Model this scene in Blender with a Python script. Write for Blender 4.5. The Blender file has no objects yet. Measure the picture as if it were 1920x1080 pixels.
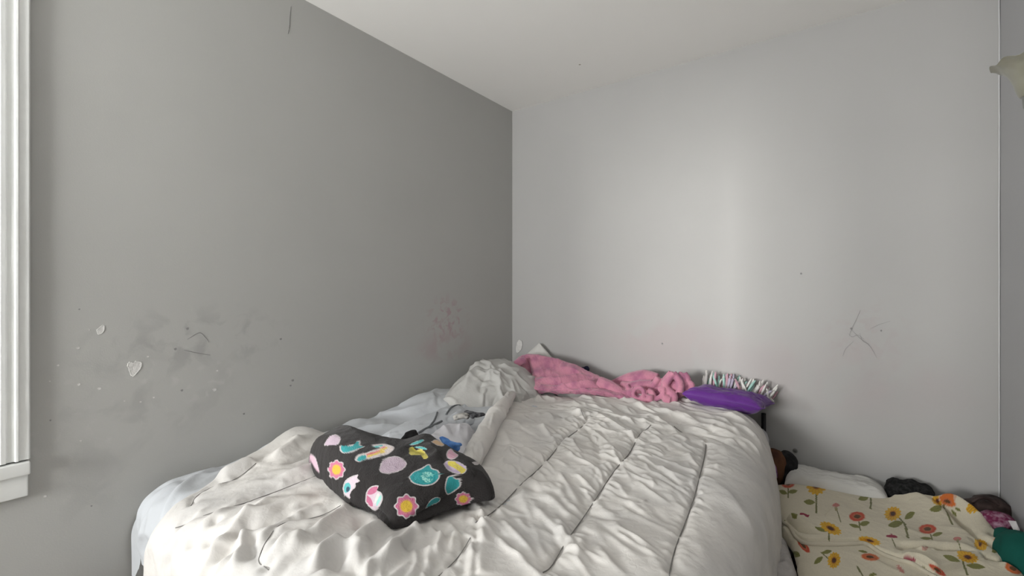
import bpy, bmesh, math
import numpy as np
from mathutils import Vector, Matrix

# ------------------------------------------------------------------ camera, light, exposure
SC = bpy.context.scene
COL = SC.collection
YAW = math.radians(35.95)
CAM = np.array([1.76, -2.43, 1.272])
FPX = 850.0
FWD = np.array([-math.sin(YAW), math.cos(YAW), 0.0])
RGT = np.array([math.cos(YAW), math.sin(YAW), 0.0])

cd = bpy.data.cameras.new('camera')
cd.sensor_width = 36.0
cd.lens = FPX / 1920 * 36.0
cd.clip_start = 0.02
cam = bpy.data.objects.new('camera', cd)
cam.location = CAM
cam.rotation_euler = (math.pi / 2, 0, YAW)
COL.objects.link(cam)
SC.camera = cam

SC.view_settings.view_transform = 'Standard'
SC.view_settings.look = 'None'
SC.view_settings.gamma = 1.0
SC.view_settings.use_curve_mapping = False
SC.view_settings.exposure = 0.0

wd = bpy.data.worlds.new('sky')
SC.world = wd
wd.use_nodes = True
wd.node_tree.nodes['Background'].inputs[0].default_value = (0.80, 0.88, 1.0, 1)
wd.node_tree.nodes['Background'].inputs[1].default_value = 1.5

def area(name, loc, rot, sx, sy, power, color):
    l = bpy.data.lights.new(name, 'AREA')
    l.shape = 'RECTANGLE'; l.size = sx; l.size_y = sy
    l.energy = power; l.color = color
    o = bpy.data.objects.new(name, l)
    o.location = loc; o.rotation_euler = rot
    COL.objects.link(o)
    return o
# daylight outside the side window; fill lamp outside the added rear window
def aim(loc, tgt):
    return (Vector(tgt) - Vector(loc)).to_track_quat('-Z', 'Y').to_euler()
L1 = (-3.85, -14.00, 1.90)
area('daylight_side_window', L1, aim(L1, (1.15, 0.0, 1.05)), 5.0, 3.0, 5000, (1.0, 0.99, 0.965))
area('skylight_side_window', (-0.30, -2.79, 1.50), (0, -math.pi / 2, 0), 1.50, 1.05, 3, (0.93, 0.97, 1.0))
L2 = (0.62, -4.40, 1.20)
area('fill_rear_window', L2, aim(L2, (0.95, -2.3, 2.44)), 1.10, 1.10, 162, (0.99, 0.995, 0.98))

# ------------------------------------------------------------------ helpers
rng = np.random.RandomState(7)

def ray(px, py):
    return RGT * (px - 960.0) + FWD * FPX + np.array([0, 0, 540.0 - py])

def at(px, py, X=None, Y=None, Z=None):
    """the point where the sight line through a pixel meets a plane of the room"""
    d = ray(px, py)
    if X is not None: k = (X - CAM[0]) / d[0]
    elif Y is not None: k = (Y - CAM[1]) / d[1]
    else: k = (Z - CAM[2]) / d[2]
    return CAM + d * k

def project(P):
    D = P - CAM
    w = D @ FWD
    return np.stack([960 + FPX * (D @ RGT) / w, 540 - FPX * D[..., 2] / w], -1)

_lat = {}
def vnoise(x, y, seed=0):
    if seed not in _lat:
        _lat[seed] = np.random.RandomState(seed + 1000).uniform(-1, 1, (256, 256))
    L = _lat[seed]
    xi = np.floor(x).astype(int); yi = np.floor(y).astype(int)
    fx = x - xi; fy = y - yi
    fx = fx**3 * (fx * (fx * 6 - 15) + 10); fy = fy**3 * (fy * (fy * 6 - 15) + 10)
    a = L[xi & 255, yi & 255]; b = L[(xi + 1) & 255, yi & 255]
    c = L[xi & 255, (yi + 1) & 255]; d = L[(xi + 1) & 255, (yi + 1) & 255]
    return (a * (1 - fx) + b * fx) * (1 - fy) + (c * (1 - fx) + d * fx) * fy

def fbm(x, y, seed=0, o=4, gain=0.5):
    r = 0; a = 1.0
    for k in range(o):
        r = r + a * vnoise(x * 2**k + 13.7 * k, y * 2**k + 5.1 * k, seed + k)
        a *= gain
    return r

def sstep(a, b, x):
    t = np.clip((x - a) / (b - a), 0, 1)
    return t * t * (3 - 2 * t)

def smooth_line(pts, n=10):
    pts = np.asarray(pts, float)
    if len(pts) < 3:
        return np.stack([pts[0] + (pts[-1] - pts[0]) * k / n for k in range(n + 1)])
    P = np.vstack([2 * pts[0] - pts[1], pts, 2 * pts[-1] - pts[-2]])
    out = []
    for i in range(1, len(P) - 2):
        for k in range(n):
            t = k / n
            out.append(0.5 * (2 * P[i] + (P[i + 1] - P[i - 1]) * t + (2 * P[i - 1] - 5 * P[i] + 4 * P[i + 1] - P[i + 2]) * t * t
                              + (3 * P[i] - P[i - 1] - 3 * P[i + 1] + P[i + 2]) * t**3))
    out.append(P[-2])
    return np.array(out)

def link(name, me, mat=None, parent=None, label=None, cat=None, group=None, kind=None):
    o = bpy.data.objects.new(name, me)
    COL.objects.link(o)
    if mat is not None and me is not None:
        me.materials.append(mat)
    if parent is not None: o.parent = parent
    if label: o['label'] = label
    if cat: o['category'] = cat
    if group: o['group'] = group
    if kind: o['kind'] = kind
    return o

def thing(name, label, cat, loc, group=None):
    o = bpy.data.objects.new(name, None)
    o.empty_display_size = 0.05
    o.location = loc
    COL.objects.link(o)
    o['label'] = label; o['category'] = cat
    if group: o['group'] = group
    return o

def part(name, me, mat, parent, label=None, kind=None):
    """a mesh given in room coordinates, hung under its thing"""
    o = link(name, me, mat, parent, label=label, kind=kind)
    M = Vector((0, 0, 0)); p = parent
    while p is not None:
        M = M + Vector(p.location); p = p.parent
    o.location = -M
    return o

def mesh(name, V, F, smooth=True, col=None):
    V = np.asarray(V, np.float32).reshape(-1, 3)
    F = np.asarray(F, np.int32)
    me = bpy.data.meshes.new(name)
    me.vertices.add(len(V)); me.vertices.foreach_set('co', V.ravel())
    k = F.shape[1]
    me.loops.add(F.size); me.loops.foreach_set('vertex_index', F.ravel())
    me.polygons.add(len(F)); me.polygons.foreach_set('loop_start', np.arange(0, F.size, k, dtype=np.int32))
    me.polygons.foreach_set('use_smooth', np.full(len(F), smooth, dtype=bool))
    me.update(calc_edges=True)
    if col is not None:
        ca = me.color_attributes.new('print', 'FLOAT_COLOR', 'POINT')
        c4 = np.ones((len(V), 4), np.float32); c4[:, :3] = col.reshape(-1, 3)
        ca.data.foreach_set('color', c4.ravel())
    return me

def grid_faces(n, m, wrap=False):
    i, j = np.meshgrid(np.arange(n - 1), np.arange(m if wrap else m - 1), indexing='ij')
    j2 = (j + 1) % m
    return np.stack([i * m + j, (i + 1) * m + j, (i + 1) * m + j2, i * m + j2], -1).reshape(-1, 4)

def bm_mesh(name, bm, smooth=False):
    me = bpy.data.meshes.new(name)
    bmesh.ops.recalc_face_normals(bm, faces=bm.faces[:])
    bm.to_mesh(me); bm.free()
    if smooth:
        me.polygons.foreach_set('use_smooth', np.ones(len(me.polygons), dtype=bool))
    return me

def add_box(bm, lo, hi, bevel=0.0):
    r = bmesh.ops.create_cube(bm, size=1.0)
    lo = Vector(lo); hi = Vector(hi)
    for v in r['verts']:
        v.co = Vector(((lo[k] + hi[k]) / 2 + v.co[k] * (hi[k] - lo[k]) for k in range(3)))
    if bevel:
        es = list({e for v in r['verts'] for e in v.link_edges})
        bmesh.ops.bevel(bm, geom=es, offset=bevel, segments=3, profile=0.5, affect='EDGES')

def box_mesh(name, lo, hi, bevel=0.0):
    bm = bmesh.new(); add_box(bm, lo, hi, bevel)
    return bm_mesh(name, bm, bevel > 0)

def tube_arrays(pts, rad, seg=12, n=8, flat=1.0, caps=True):
    pts = smooth_line(pts, n)
    N = len(pts)
    rad = np.interp(np.linspace(0, 1, N), np.linspace(0, 1, len(np.atleast_1d(rad))), np.atleast_1d(rad)) if np.ndim(rad) else np.full(N, rad)
    T = np.gradient(pts, axis=0); T /= np.linalg.norm(T, axis=1)[:, None] + 1e-9
    up = np.array([0, 0, 1.0])
    A = np.cross(T, up); bad = np.linalg.norm(A, axis=1) < 0.2
    A[bad] = np.cross(T[bad], np.array([0.3, 1.0, 0]))
    A /= np.linalg.norm(A, axis=1)[:, None]
    B = np.cross(A, T)
    th = np.linspace(0, 2 * np.pi, seg, endpoint=False)
    P = pts[:, None] + rad[:, None, None] * (np.cos(th)[None, :, None] * A[:, None] + flat * np.sin(th)[None, :, None] * B[:, None])
    return P, pts, T

def tube_mesh(name, pts, rad, seg=12, n=8, flat=1.0):
    P, c, T = tube_arrays(pts, rad, seg, n, flat)
    N = len(P)
    V = np.vstack([P.reshape(-1, 3), c[:1], c[-1:]])
    F = list(map(tuple, grid_faces(N, seg, True)))
    bm = bmesh.new()
    vs = [bm.verts.new(v) for v in V]
    for f in F: bm.faces.new([vs[k] for k in f])
    for k in range(seg):
        bm.faces.new((vs[k], vs[(k + 1) % seg], vs[N * seg]))
        bm.faces.new((vs[(N - 1) * seg + (k + 1) % seg], vs[(N - 1) * seg + k], vs[N * seg + 1]))
    return bm_mesh(name, bm, True)

def lathe_mesh(name, prof, seg=40, center=(0, 0, 0)):
    th = np.linspace(0, 2 * np.pi, seg, endpoint=False)
    prof = np.asarray(prof, float)
    P = np.stack([prof[:, None, 0] * np.cos(th) + center[0], prof[:, None, 0] * np.sin(th) + center[1],
                  np.repeat(prof[:, 1:2], seg, 1) + center[2]], -1)
    return mesh(name, P, grid_faces(len(prof), seg, True))

# ------------------------------------------------------------------ materials
def lin(r, g, b):
    f = lambda c: (c / 255 / 12.92) if c / 255 <= 0.04045 else ((c / 255 + 0.055) / 1.055) ** 2.4
    return (f(r), f(g), f(b))

def mat_new(name):
    m = bpy.data.materials.new(name); m.use_nodes = True
    nt = m.node_tree
    return m, nt, nt.nodes['Principled BSDF']

def node(nt, typ, **kw):
    n = nt.nodes.new(typ)
    for k, v in kw.items():
        if k.startswith('i_'): n.inputs[k[2:].replace('_', ' ')].default_value = v
        else: setattr(n, k, v)
    return n

def fabric(name, color, color2=None, mot=3.0, weave=900, bump=0.15, rough=0.9, sheen=0.0, attr=False, fuzz=0, spec=0.2, lump=0, lumpscale=60):
    m, nt, b = mat_new(name)
    tc = node(nt, 'ShaderNodeTexCoord')
    b.inputs['Roughness'].default_value = rough
    b.inputs['Specular IOR Level'].default_value = spec
    if sheen:
        b.inputs['Sheen Weight'].default_value = sheen
        b.inputs['Sheen Roughness'].default_value = 0.5
    ns = node(nt, 'ShaderNodeTexNoise'); ns.inputs['Scale'].default_value = mot; ns.inputs['Detail'].default_value = 6
    nt.links.new(tc.outputs['Object'], ns.inputs['Vector'])
    mix = node(nt, 'ShaderNodeMix', data_type='RGBA')
    c2 = color2 or tuple(c * 0.86 for c in color)
    if attr:
        at_ = node(nt, 'ShaderNodeAttribute', attribute_name='print')
        mul = node(nt, 'ShaderNodeMix', data_type='RGBA', blend_type='MULTIPLY')
        mul.inputs['Factor'].default_value = 1.0
        nt.links.new(at_.outputs['Color'], mul.inputs['A'])
        cr = node(nt, 'ShaderNodeMapRange'); cr.inputs['To Min'].default_value = 0.82; cr.inputs['To Max'].default_value = 1.12
        nf = node(nt, 'ShaderNodeTexNoise'); nf.inputs['Scale'].default_value = fuzz or 200; nf.inputs['Detail'].default_value = 3
        nt.links.new(tc.outputs['Object'], nf.inputs['Vector'])
        nt.links.new(nf.outputs['Fac'], cr.inputs['Value'])
        cmb = node(nt, 'ShaderNodeCombineColor')
        for k in range(3): nt.links.new(cr.outputs['Result'], cmb.inputs[k])
        nt.links.new(cmb.outputs['Color'], mul.inputs['B'])
        nt.links.new(mul.outputs['Result'], b.inputs['Base Color'])
    else:
        mix.inputs['A'].default_value = (*color, 1); mix.inputs['B'].default_value = (*c2, 1)
        mr = node(nt, 'ShaderNodeMapRange'); mr.inputs['From Min'].default_value = 0.42; mr.inputs['From Max'].default_value = 0.68
        nt.links.new(ns.outputs['Fac'], mr.inputs['Value'])
        nt.links.new(mr.outputs['Result'], mix.inputs['Factor'])
        nt.links.new(mix.outputs['Result'], b.inputs['Base Color'])
    nw = node(nt, 'ShaderNodeTexNoise'); nw.inputs['Scale'].default_value = fuzz or weave; nw.inputs['Detail'].default_value = 4
    nt.links.new(tc.outputs['Object'], nw.inputs['Vector'])
    bp = node(nt, 'ShaderNodeBump'); bp.inputs['Strength'].default_value = bump; bp.inputs['Distance'].default_value = 0.004 if fuzz else 0.001
    nt.links.new(nw.outputs['Fac'], bp.inputs['Height'])
    if lump:
        nl = node(nt, 'ShaderNodeTexNoise'); nl.inputs['Scale'].default_value = lumpscale; nl.inputs['Detail'].default_value = 5
        nl.inputs['Distortion'].default_value = 0.6
        nt.links.new(tc.outputs['Object'], nl.inputs['Vector'])
        b2 = node(nt, 'ShaderNodeBump'); b2.inputs['Strength'].default_value = lump; b2.inputs['Distance'].default_value = 0.006
        nt.links.new(nl.outputs['Fac'], b2.inputs['Height'])
        nt.links.new(bp.outputs['Normal'], b2.inputs['Normal'])
        nt.links.new(b2.outputs['Normal'], b.inputs['Normal'])
    else:
        nt.links.new(bp.outputs['Normal'], b.inputs['Normal'])
    return m

def plain(name, color, rough=0.5, metal=0.0, spec=0.5, bump=0.0, bscale=80, var=0.0):
    m, nt, b = mat_new(name)
    b.inputs['Base Color'].default_value = (*color, 1)
    b.inputs['Roughness'].default_value = rough
    b.inputs['Metallic'].default_value = metal
    b.inputs['Specular IOR Level'].default_value = spec
    tc = node(nt, 'ShaderNodeTexCoord')
    ns = node(nt, 'ShaderNodeTexNoise'); ns.inputs['Scale'].default_value = bscale; ns.inputs['Detail'].default_value = 5
    nt.links.new(tc.outputs['Object'], ns.inputs['Vector'])
    if bump:
        bp = node(nt, 'ShaderNodeBump'); bp.inputs['Strength'].default_value = bump; bp.inputs['Distance'].default_value = 0.003
        nt.links.new(ns.outputs['Fac'], bp.inputs['Height']); nt.links.new(bp.outputs['Normal'], b.inputs['Normal'])
    if var:
        mix = node(nt, 'ShaderNodeMix', data_type='RGBA')
        mix.inputs['A'].default_value = (*color, 1); mix.inputs['B'].default_value = (*[c * (1 - var) for c in color], 1)
        nt.links.new(ns.outputs['Fac'], mix.inputs['Factor']); nt.links.new(mix.outputs['Result'], b.inputs['Base Color'])
    return m

def wall_paint(name, color, stains_and_bounce=()):
    """grey roller-painted plaster; stains: (centre, radius, colour, strength, noise scale, threshold)"""
    m, nt, b = mat_new(name)
    tc = node(nt, 'ShaderNodeTexCoord')
    b.inputs['Roughness'].default_value = 0.62
    b.inputs['Specular IOR Level'].default_value = 0.28
    n1 = node(nt, 'ShaderNodeTexNoise'); n1.inputs['Scale'].default_value = 2.2; n1.inputs['Detail'].default_value = 7
    nt.links.new(tc.outputs['Object'], n1.inputs['Vector'])
    mix = node(nt, 'ShaderNodeMix', data_type='RGBA')
    mix.inputs['A'].default_value = (*[c * 0.95 for c in color], 1); mix.inputs['B'].default_value = (*[c * 1.05 for c in color], 1)
    nt.links.new(n1.outputs['Fac'], mix.inputs['Factor'])
    cur = mix.outputs['Result']
    for k, (cen, rad, sc, strength, nscale, thr) in enumerate(stains_and_bounce):
        mp = node(nt, 'ShaderNodeMapping')
        mp.inputs['Location'].default_value = tuple(-cen[q] / rad[q] for q in range(3))
        mp.inputs['Scale'].default_value = tuple(1 / rad[q] for q in range(3))
        nt.links.new(tc.outputs['Object'], mp.inputs['Vector'])
        gr = node(nt, 'ShaderNodeTexGradient', gradient_type='SPHERICAL')
        nt.links.new(mp.outputs['Vector'], gr.inputs['Vector'])
        nn = node(nt, 'ShaderNodeTexNoise'); nn.inputs['Scale'].default_value = nscale; nn.inputs['Detail'].default_value = 6
        nn.inputs['Distortion'].default_value = 0.5
        off = node(nt, 'ShaderNodeMapping'); off.inputs['Location'].default_value = (k * 3.1, k * 1.7, k * 2.3)
        nt.links.new(tc.outputs['Object'], off.inputs['Vector']); nt.links.new(off.outputs['Vector'], nn.inputs['Vector'])
        mr = node(nt, 'ShaderNodeMapRange'); mr.inputs['From Min'].default_value = thr; mr.inputs['From Max'].default_value = thr + 0.12
        nt.links.new(nn.outputs['Fac'], mr.inputs['Value'])
        g2 = node(nt, 'ShaderNodeMapRange'); g2.inputs['From Min'].default_value = 0.0; g2.inputs['From Max'].default_value = 0.6
        nt.links.new(gr.outputs['Fac'], g2.inputs['Value'])
        mu = node(nt, 'ShaderNodeMath', operation='MULTIPLY'); nt.links.new(mr.outputs['Result'], mu.inputs[0]); nt.links.new(g2.outputs['Result'], mu.inputs[1])
        m2 = node(nt, 'ShaderNodeMath', operation='MULTIPLY'); nt.links.new(mu.outputs[0], m2.inputs[0]); m2.inputs[1].default_value = strength
        mx = node(nt, 'ShaderNodeMix', data_type='RGBA')
        nt.links.new(m2.outputs[0], mx.inputs['Factor']); nt.links.new(cur, mx.inputs['A']); mx.inputs['B'].default_value = (*sc, 1)
        cur = mx.outputs['Result']
    nt.links.new(cur, b.inputs['Base Color'])
    n2 = node(nt, 'ShaderNodeTexNoise'); n2.inputs['Scale'].default_value = 260; n2.inputs['Detail'].default_value = 3
    nt.links.new(tc.outputs['Object'], n2.inputs['Vector'])
    n3 = node(nt, 'ShaderNodeTexNoise'); n3.inputs['Scale'].default_value = 7; n3.inputs['Detail'].default_value = 3
    nt.links.new(tc.outputs['Object'], n3.inputs['Vector'])
    ad = node(nt, 'ShaderNodeMath', operation='MULTIPLY_ADD'); nt.links.new(n3.outputs['Fac'], ad.inputs[0]); ad.inputs[1].default_value = 3.0
    nt.links.new(n2.outputs['Fac'], ad.inputs[2])
    bp = node(nt, 'ShaderNodeBump'); bp.inputs['Strength'].default_value = 0.10; bp.inputs['Distance'].default_value = 0.002
    nt.links.new(ad.outputs[0], bp.inputs['Height']); nt.links.new(bp.outputs['Normal'], b.inputs['Normal'])
    return m

WALLC = (0.432, 0.429, 0.410)
def p0(px, py): return tuple(at(px, py, X=0.0))
def pb(px, py): return tuple(at(px, py, Y=0.0))
dirt = (0.22, 0.215, 0.21); pale = (0.50, 0.49, 0.475); pink = (0.40, 0.30, 0.31)
M_wl = wall_paint('paint_wall_left', WALLC, [
    (p0(370, 640), (0.3, 0.36, 0.14), dirt, 0.34, 13, 0.50),
    (p0(250, 760), (0.3, 0.34, 0.20), dirt, 0.22, 9, 0.50),
    (p0(330, 720), (0.3, 0.42, 0.18), pale, 0.5, 24, 0.60),
    (p0(120, 820), (0.3, 0.18, 0.20), pale, 0.5, 20, 0.57),
    (p0(840, 600), (0.3, 0.20, 0.16), pink, 0.85, 26, 0.50),
    (p0(835, 650), (0.3, 0.26, 0.10), pink, 0.5, 8, 0.40),
    (p0(170, 900), (0.3, 0.10, 0.14), dirt, 0.2, 12, 0.48)])
M_wb = wall_paint('paint_wall_back', (0.425, 0.418, 0.408), [
    (pb(1620, 630), (0.2, 0.3, 0.2), pink, 0.18, 20, 0.5),
    (pb(1250, 640), (0.4, 0.3, 0.18), (0.43, 0.37, 0.37), 0.5, 4, 0.38),  # pink bounce light on the lower wall, put into the paint colour
    (pb(1550, 700), (0.6, 0.3, 0.22), (0.43, 0.38, 0.38), 0.5, 3, 0.36)])  # the same painted pink bounce, further right
M_wr = wall_paint('paint_wall_right', (0.43, 0.43, 0.435))
M_ceil = plain('paint_ceiling', (0.86, 0.845, 0.815), rough=0.8, spec=0.15, bump=0.12, bscale=180)
M_floor = plain('floor_laminate', (0.50, 0.43, 0.35), rough=0.5, bump=0.1, bscale=30, var=0.4)
M_white = plain('white_gloss_paint', (0.86, 0.87, 0.85), rough=0.35, bump=0.25, bscale=45, var=0.08)
M_chip = plain('bare_plaster', (0.74, 0.725, 0.70), rough=0.9, bump=0.6, bscale=110, var=0.3)
M_pencil = plain('pencil_mark', (0.27, 0.26, 0.26), rough=0.8)
M_crack = plain('crack_dark', (0.13, 0.13, 0.125), rough=0.9)
M_scuff = plain('scuff_dark', (0.24, 0.235, 0.23), rough=0.8)
M_bead = plain('caulk_bead', (0.55, 0.55, 0.55), rough=0.5)
M_metal = plain('dark_metal', (0.03, 0.03, 0.032), rough=0.4, metal=0.8)
M_chrome = plain('brushed_nickel', (0.35, 0.35, 0.34), rough=0.3, metal=1.0)
M_matt = fabric('mattress_ticking', (0.55, 0.54, 0.56), weave=400)
M_boxs = fabric('box_spring_cloth', (0.035, 0.03, 0.05), weave=500)
M_comf = fabric('comforter_cloth', (0.70, 0.672, 0.638), (0.59, 0.572, 0.553), mot=5.0, weave=700, bump=0.12, rough=0.82, lump=0.25, lumpscale=55)
M_seam = fabric('seam_thread', (0.22, 0.21, 0.20), weave=600)
M_sheet = fabric('sheet_cloth', (0.58, 0.60, 0.63), (0.52, 0.535, 0.55), mot=4, weave=800, bump=0.1, rough=0.85, lump=0.2, lumpscale=40)
M_case = fabric('pillowcase_cloth', (0.52, 0.51, 0.49), (0.44, 0.43, 0.41), mot=6, weave=700, lump=0.3, lumpscale=45)
M_pillow = fabric('white_pillow_cloth', (0.62, 0.61, 0.58), mot=4, weave=700)
M_pink = fabric('pink_fleece', (0.54, 0.225, 0.305), (0.36, 0.13, 0.22), mot=18, fuzz=170, bump=0.6, rough=0.95, sheen=0.4)
M_purple = fabric('purple_satin', (0.115, 0.024, 0.225), (0.095, 0.018, 0.19), mot=8, weave=900, rough=0.55, sheen=0.2)
M_black = fabric('black_fleece_print', (0, 0, 0), attr=True, fuzz=330, bump=0.55, rough=0.95, sheen=0.12)
M_sun = fabric('sunflower_print_cloth', (0, 0, 0), attr=True, fuzz=380, bump=0.2, rough=0.9, sheen=0.1)
M_blackcl = fabric('black_cloth', (0.012, 0.011, 0.012), (0.03, 0.03, 0.03), mot=40, weave=500)
M_fuzz = fabric('black_shaggy_cloth', (0.008, 0.008, 0.008), (0.03, 0.03, 0.03), mot=90, fuzz=110, bump=1.0)
M_shirt = fabric('white_shirt_cloth', (0.66, 0.65, 0.68), mot=6, weave=700)
M_greytrim = fabric('grey_trim', (0.17, 0.18, 0.19), weave=600)
M_blue = fabric('blue_cloth', (0.075, 0.19, 0.50), (0.14, 0.30, 0.62), mot=40, weave=500)
M_brown = fabric('brown_cloth', (0.12, 0.055, 0.028), (0.07, 0.03, 0.02), mot=20, weave=400)
M_dkbrown = fabric('dark_brown_bag', (0.03, 0.02, 0.018), (0.09, 0.06, 0.055), mot=14, weave=500, rough=0.6)
M_violet = fabric('violet_cloth', (0.13, 0.05, 0.16), (0.30, 0.16, 0.30), mot=50, weave=500)
M_paisley = fabric('maroon_pattern_cloth', (0.14, 0.02, 0.06), (0.32, 0.20, 0.26), mot=70, weave=500)
M_green = fabric('green_cloth', (0.006, 0.085, 0.066), mot=5, weave=600)
M_fluffy = fabric('white_fluffy_cloth', (0.50, 0.47, 0.45), (0.38, 0.36, 0.34), mot=30, fuzz=150, bump=0.8)
M_paper = plain('paper_tag', (0.55, 0.53, 0.54), rough=0.8)
M_heap = fabric('dark_laundry', (0.03, 0.025, 0.035), (0.09, 0.05, 0.07), mot=12, weave=300)

def glass_mat():
    m = bpy.data.materials.new('window_glass'); m.use_nodes = True
    nt = m.node_tree; nt.nodes.clear()
    out = nt.nodes.new('ShaderNodeOutputMaterial')
    tr = nt.nodes.new('ShaderNodeBsdfTransparent'); gl = nt.nodes.new('ShaderNodeBsdfGlossy')
    gl.inputs['Roughness'].default_value = 0.02
    mx = nt.nodes.new('ShaderNodeMixShader'); mx.inputs[0].default_value = 0.06
    nt.links.new(tr.outputs[0], mx.inputs[1]); nt.links.new(gl.outputs[0], mx.inputs[2]); nt.links.new(mx.outputs[0], out.inputs[0])
    return m
M_glass = glass_mat()

def shade_mat():
    m, nt, b = mat_new('frosted_shade_glass')
    b.inputs['Base Color'].default_value = (0.72, 0.70, 0.58, 1)
    b.inputs['Roughness'].default_value = 0.28
    b.inputs['Subsurface Weight'].default_value = 0.5
    b.inputs['Subsurface Radius'].default_value = (0.02, 0.02, 0.015)
    b.inputs['Coat Weight'].default_value = 0.4
    tc = node(nt, 'ShaderNodeTexCoord')
    ns = node(nt, 'ShaderNodeTexNoise'); ns.inputs['Scale'].default_value = 22; ns.inputs['Detail'].default_value = 5
    nt.links.new(tc.outputs['Object'], ns.inputs['Vector'])
    mix = node(nt, 'ShaderNodeMix', data_type='RGBA')
    mix.inputs['A'].default_value = (0.36, 0.355, 0.30, 1); mix.inputs['B'].default_value = (0.21, 0.20, 0.14, 1)
    nt.links.new(ns.outputs['Fac'], mix.inputs['Factor']); nt.links.new(mix.outputs['Result'], b.inputs['Base Color'])
    return m
M_shade = shade_mat()

# ------------------------------------------------------------------ the room
ROOM_X, ROOM_Y, ROOM_H = 2.24, -3.95, 2.44
WY0, WY1, WZ0, WZ1 = -3.27, -2.305, 0.83, 2.04      # side window opening
link('floor', box_mesh('floor', (-0.14, ROOM_Y - 0.14, -0.1), (ROOM_X + 0.14, 0.14, 0)), M_floor, kind='structure')
link('ceiling', box_mesh('ceiling', (-0.14, ROOM_Y - 0.14, ROOM_H), (ROOM_X + 0.14, 0.14, ROOM_H + 0.1)), M_ceil, kind='structure')

bm = bmesh.new()
add_box(bm, (-0.14, ROOM_Y, 0), (0, WY0, ROOM_H)); add_box(bm, (-0.14, WY1, 0), (0, 0, ROOM_H))
add_box(bm, (-0.14, WY0, 0), (0, WY1, WZ0)); add_box(bm, (-0.14, WY0, WZ1), (0, WY1, ROOM_H))
add_box(bm, (-0.14, -7.6, 0), (0, ROOM_Y - 0.14, 3.4))      # added unseen outside wall, keeps the outdoor beam off the rear window
wall_left = link('wall_left', bm_mesh('wall_left', bm), M_wl, kind='structure')

# back wall: plaster with a soft vertical bulge over a board joint
nx, nz = 225, 80
gx, gz = np.meshgrid(np.linspace(0, ROOM_X, nx), np.linspace(0, ROOM_H, nz), indexing='ij')
fade = sstep(2.0, 1.55, gz)
xj = at(1366, 500, Y=0)[0]
def ridge_step(x, c, w): return np.exp(-((x - c) / w) ** 2)
bul = 0.012 * fade * (sstep(xj - 0.045, xj + 0.028, gx) * sstep(xj + 0.30, xj + 0.05, gx))
xj2 = at(1165, 500, Y=0)[0]
bul = bul + 0.0022 * sstep(1.7, 1.2, gz) * (sstep(xj2 - 0.03, xj2 + 0.03, gx) * sstep(xj2 + 0.5, xj2 + 0.05, gx))
bul = bul + 0.0018 * fbm(gx * 1.7, gz * 1.3, 40, 2)
edge = np.minimum(np.minimum(gx, ROOM_X - gx), np.minimum(gz, ROOM_H - gz))
bul = bul * sstep(0, 0.12, edge)
Pf = np.stack([gx, -bul, gz], -1)
Vb = np.array([[0, 0.14, 0], [ROOM_X, 0.14, 0], [ROOM_X, 0.14, ROOM_H], [0, 0.14, ROOM_H]])
bm = bmesh.new()
add_box(bm, (-0.14, 0.012, 0), (ROOM_X + 0.14, 0.14, ROOM_H))
me_b = bm_mesh('tmp', bm)
Vbx = np.array([v.co[:] for v in me_b.vertices]); Fbx = np.array([p.vertices[:] for p in me_b.polygons])
bpy.data.meshes.remove(me_b)
Fg = grid_faces(nx, nz)
wall_back = link('wall_back', mesh('wall_back', np.vstack([Pf.reshape(-1, 3), Vbx]), np.vstack([Fg, Fbx + nx * nz])), M_wb, kind='structure')
for p in wall_back.data.polygons:
    if p.index >= len(Fg): p.use_smooth = False

wall_right = link('wall_right', box_mesh('wall_right', (ROOM_X, ROOM_Y, 0), (ROOM_X + 0.14, 0, ROOM_H)), M_wr, kind='structure')
FX0, FX1, FZ0, FZ1 = 0.12, 1.16, 0.90, 2.15
bm = bmesh.new()
add_box(bm, (-0.14, ROOM_Y - 0.14, 0), (FX0, ROOM_Y, ROOM_H)); add_box(bm, (FX1, ROOM_Y - 0.14, 0), (ROOM_X + 0.14, ROOM_Y, ROOM_H))
add_box(bm, (FX0, ROOM_Y - 0.14, 0), (FX1, ROOM_Y, FZ0)); add_box(bm, (FX0, ROOM_Y - 0.14, FZ1), (FX1, ROOM_Y, ROOM_H))
link('wall_front', bm_mesh('wall_front', bm), M_wr, kind='structure')

# caulked bead running up the inside corner
nb = 60
zs = np.linspace(0, ROOM_H, nb)
ptsb = np.stack([ROOM_X - 0.0035 + 0.0005 * fbm(zs * 9, zs * 0, 3, 2), -0.0035 + 0 * zs, zs], -1)
link('trim_1', tube_mesh('corner_bead', ptsb, 0.0028, 8, 1), M_bead, kind='structure')

# side window: casing with fluted profile, stool, apron, jamb, sash, pane
win = bpy.data.objects.new('window_1', None); COL.objects.link(win); win['kind'] = 'structure'
win.location = (0, (WY0 + WY1) / 2, WZ0)
cy_out = at(57, 500, X=0.022)[1]
casw = cy_out - WY1
prof = [(0.0, 0.0), (0.0, 0.018), (0.03, 0.022), (0.20, 0.022), (0.23, 0.028), (0.27, 0.028), (0.30, 0.021), (0.42, 0.019), (0.46, 0.026),
        (0.54, 0.027), (0.58, 0.019), (0.72, 0.018), (0.77, 0.026), (0.90, 0.027), (1.0, 0.02), (1.0, 0.0)]
def casing_side(y_out, sgn, z0, z1, nzs=24):
    zz = np.linspace(z0, z1, nzs)
    P = []
    for k, z in enumerate(zz):
        P.append([(d + (0.0006 * fbm(np.array(z * 15.0), np.array(q * 6.0), 51, 2) if 0 < q < 1 else 0), y_out - sgn * q * casw, z) for q, d in prof])
    return mesh('casing', np.array(P), grid_faces(nzs, len(prof)), smooth=False)
part('casing', casing_side(cy_out, 1, WZ0 - 0.01, WZ1 + casw), M_white, win)
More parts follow.
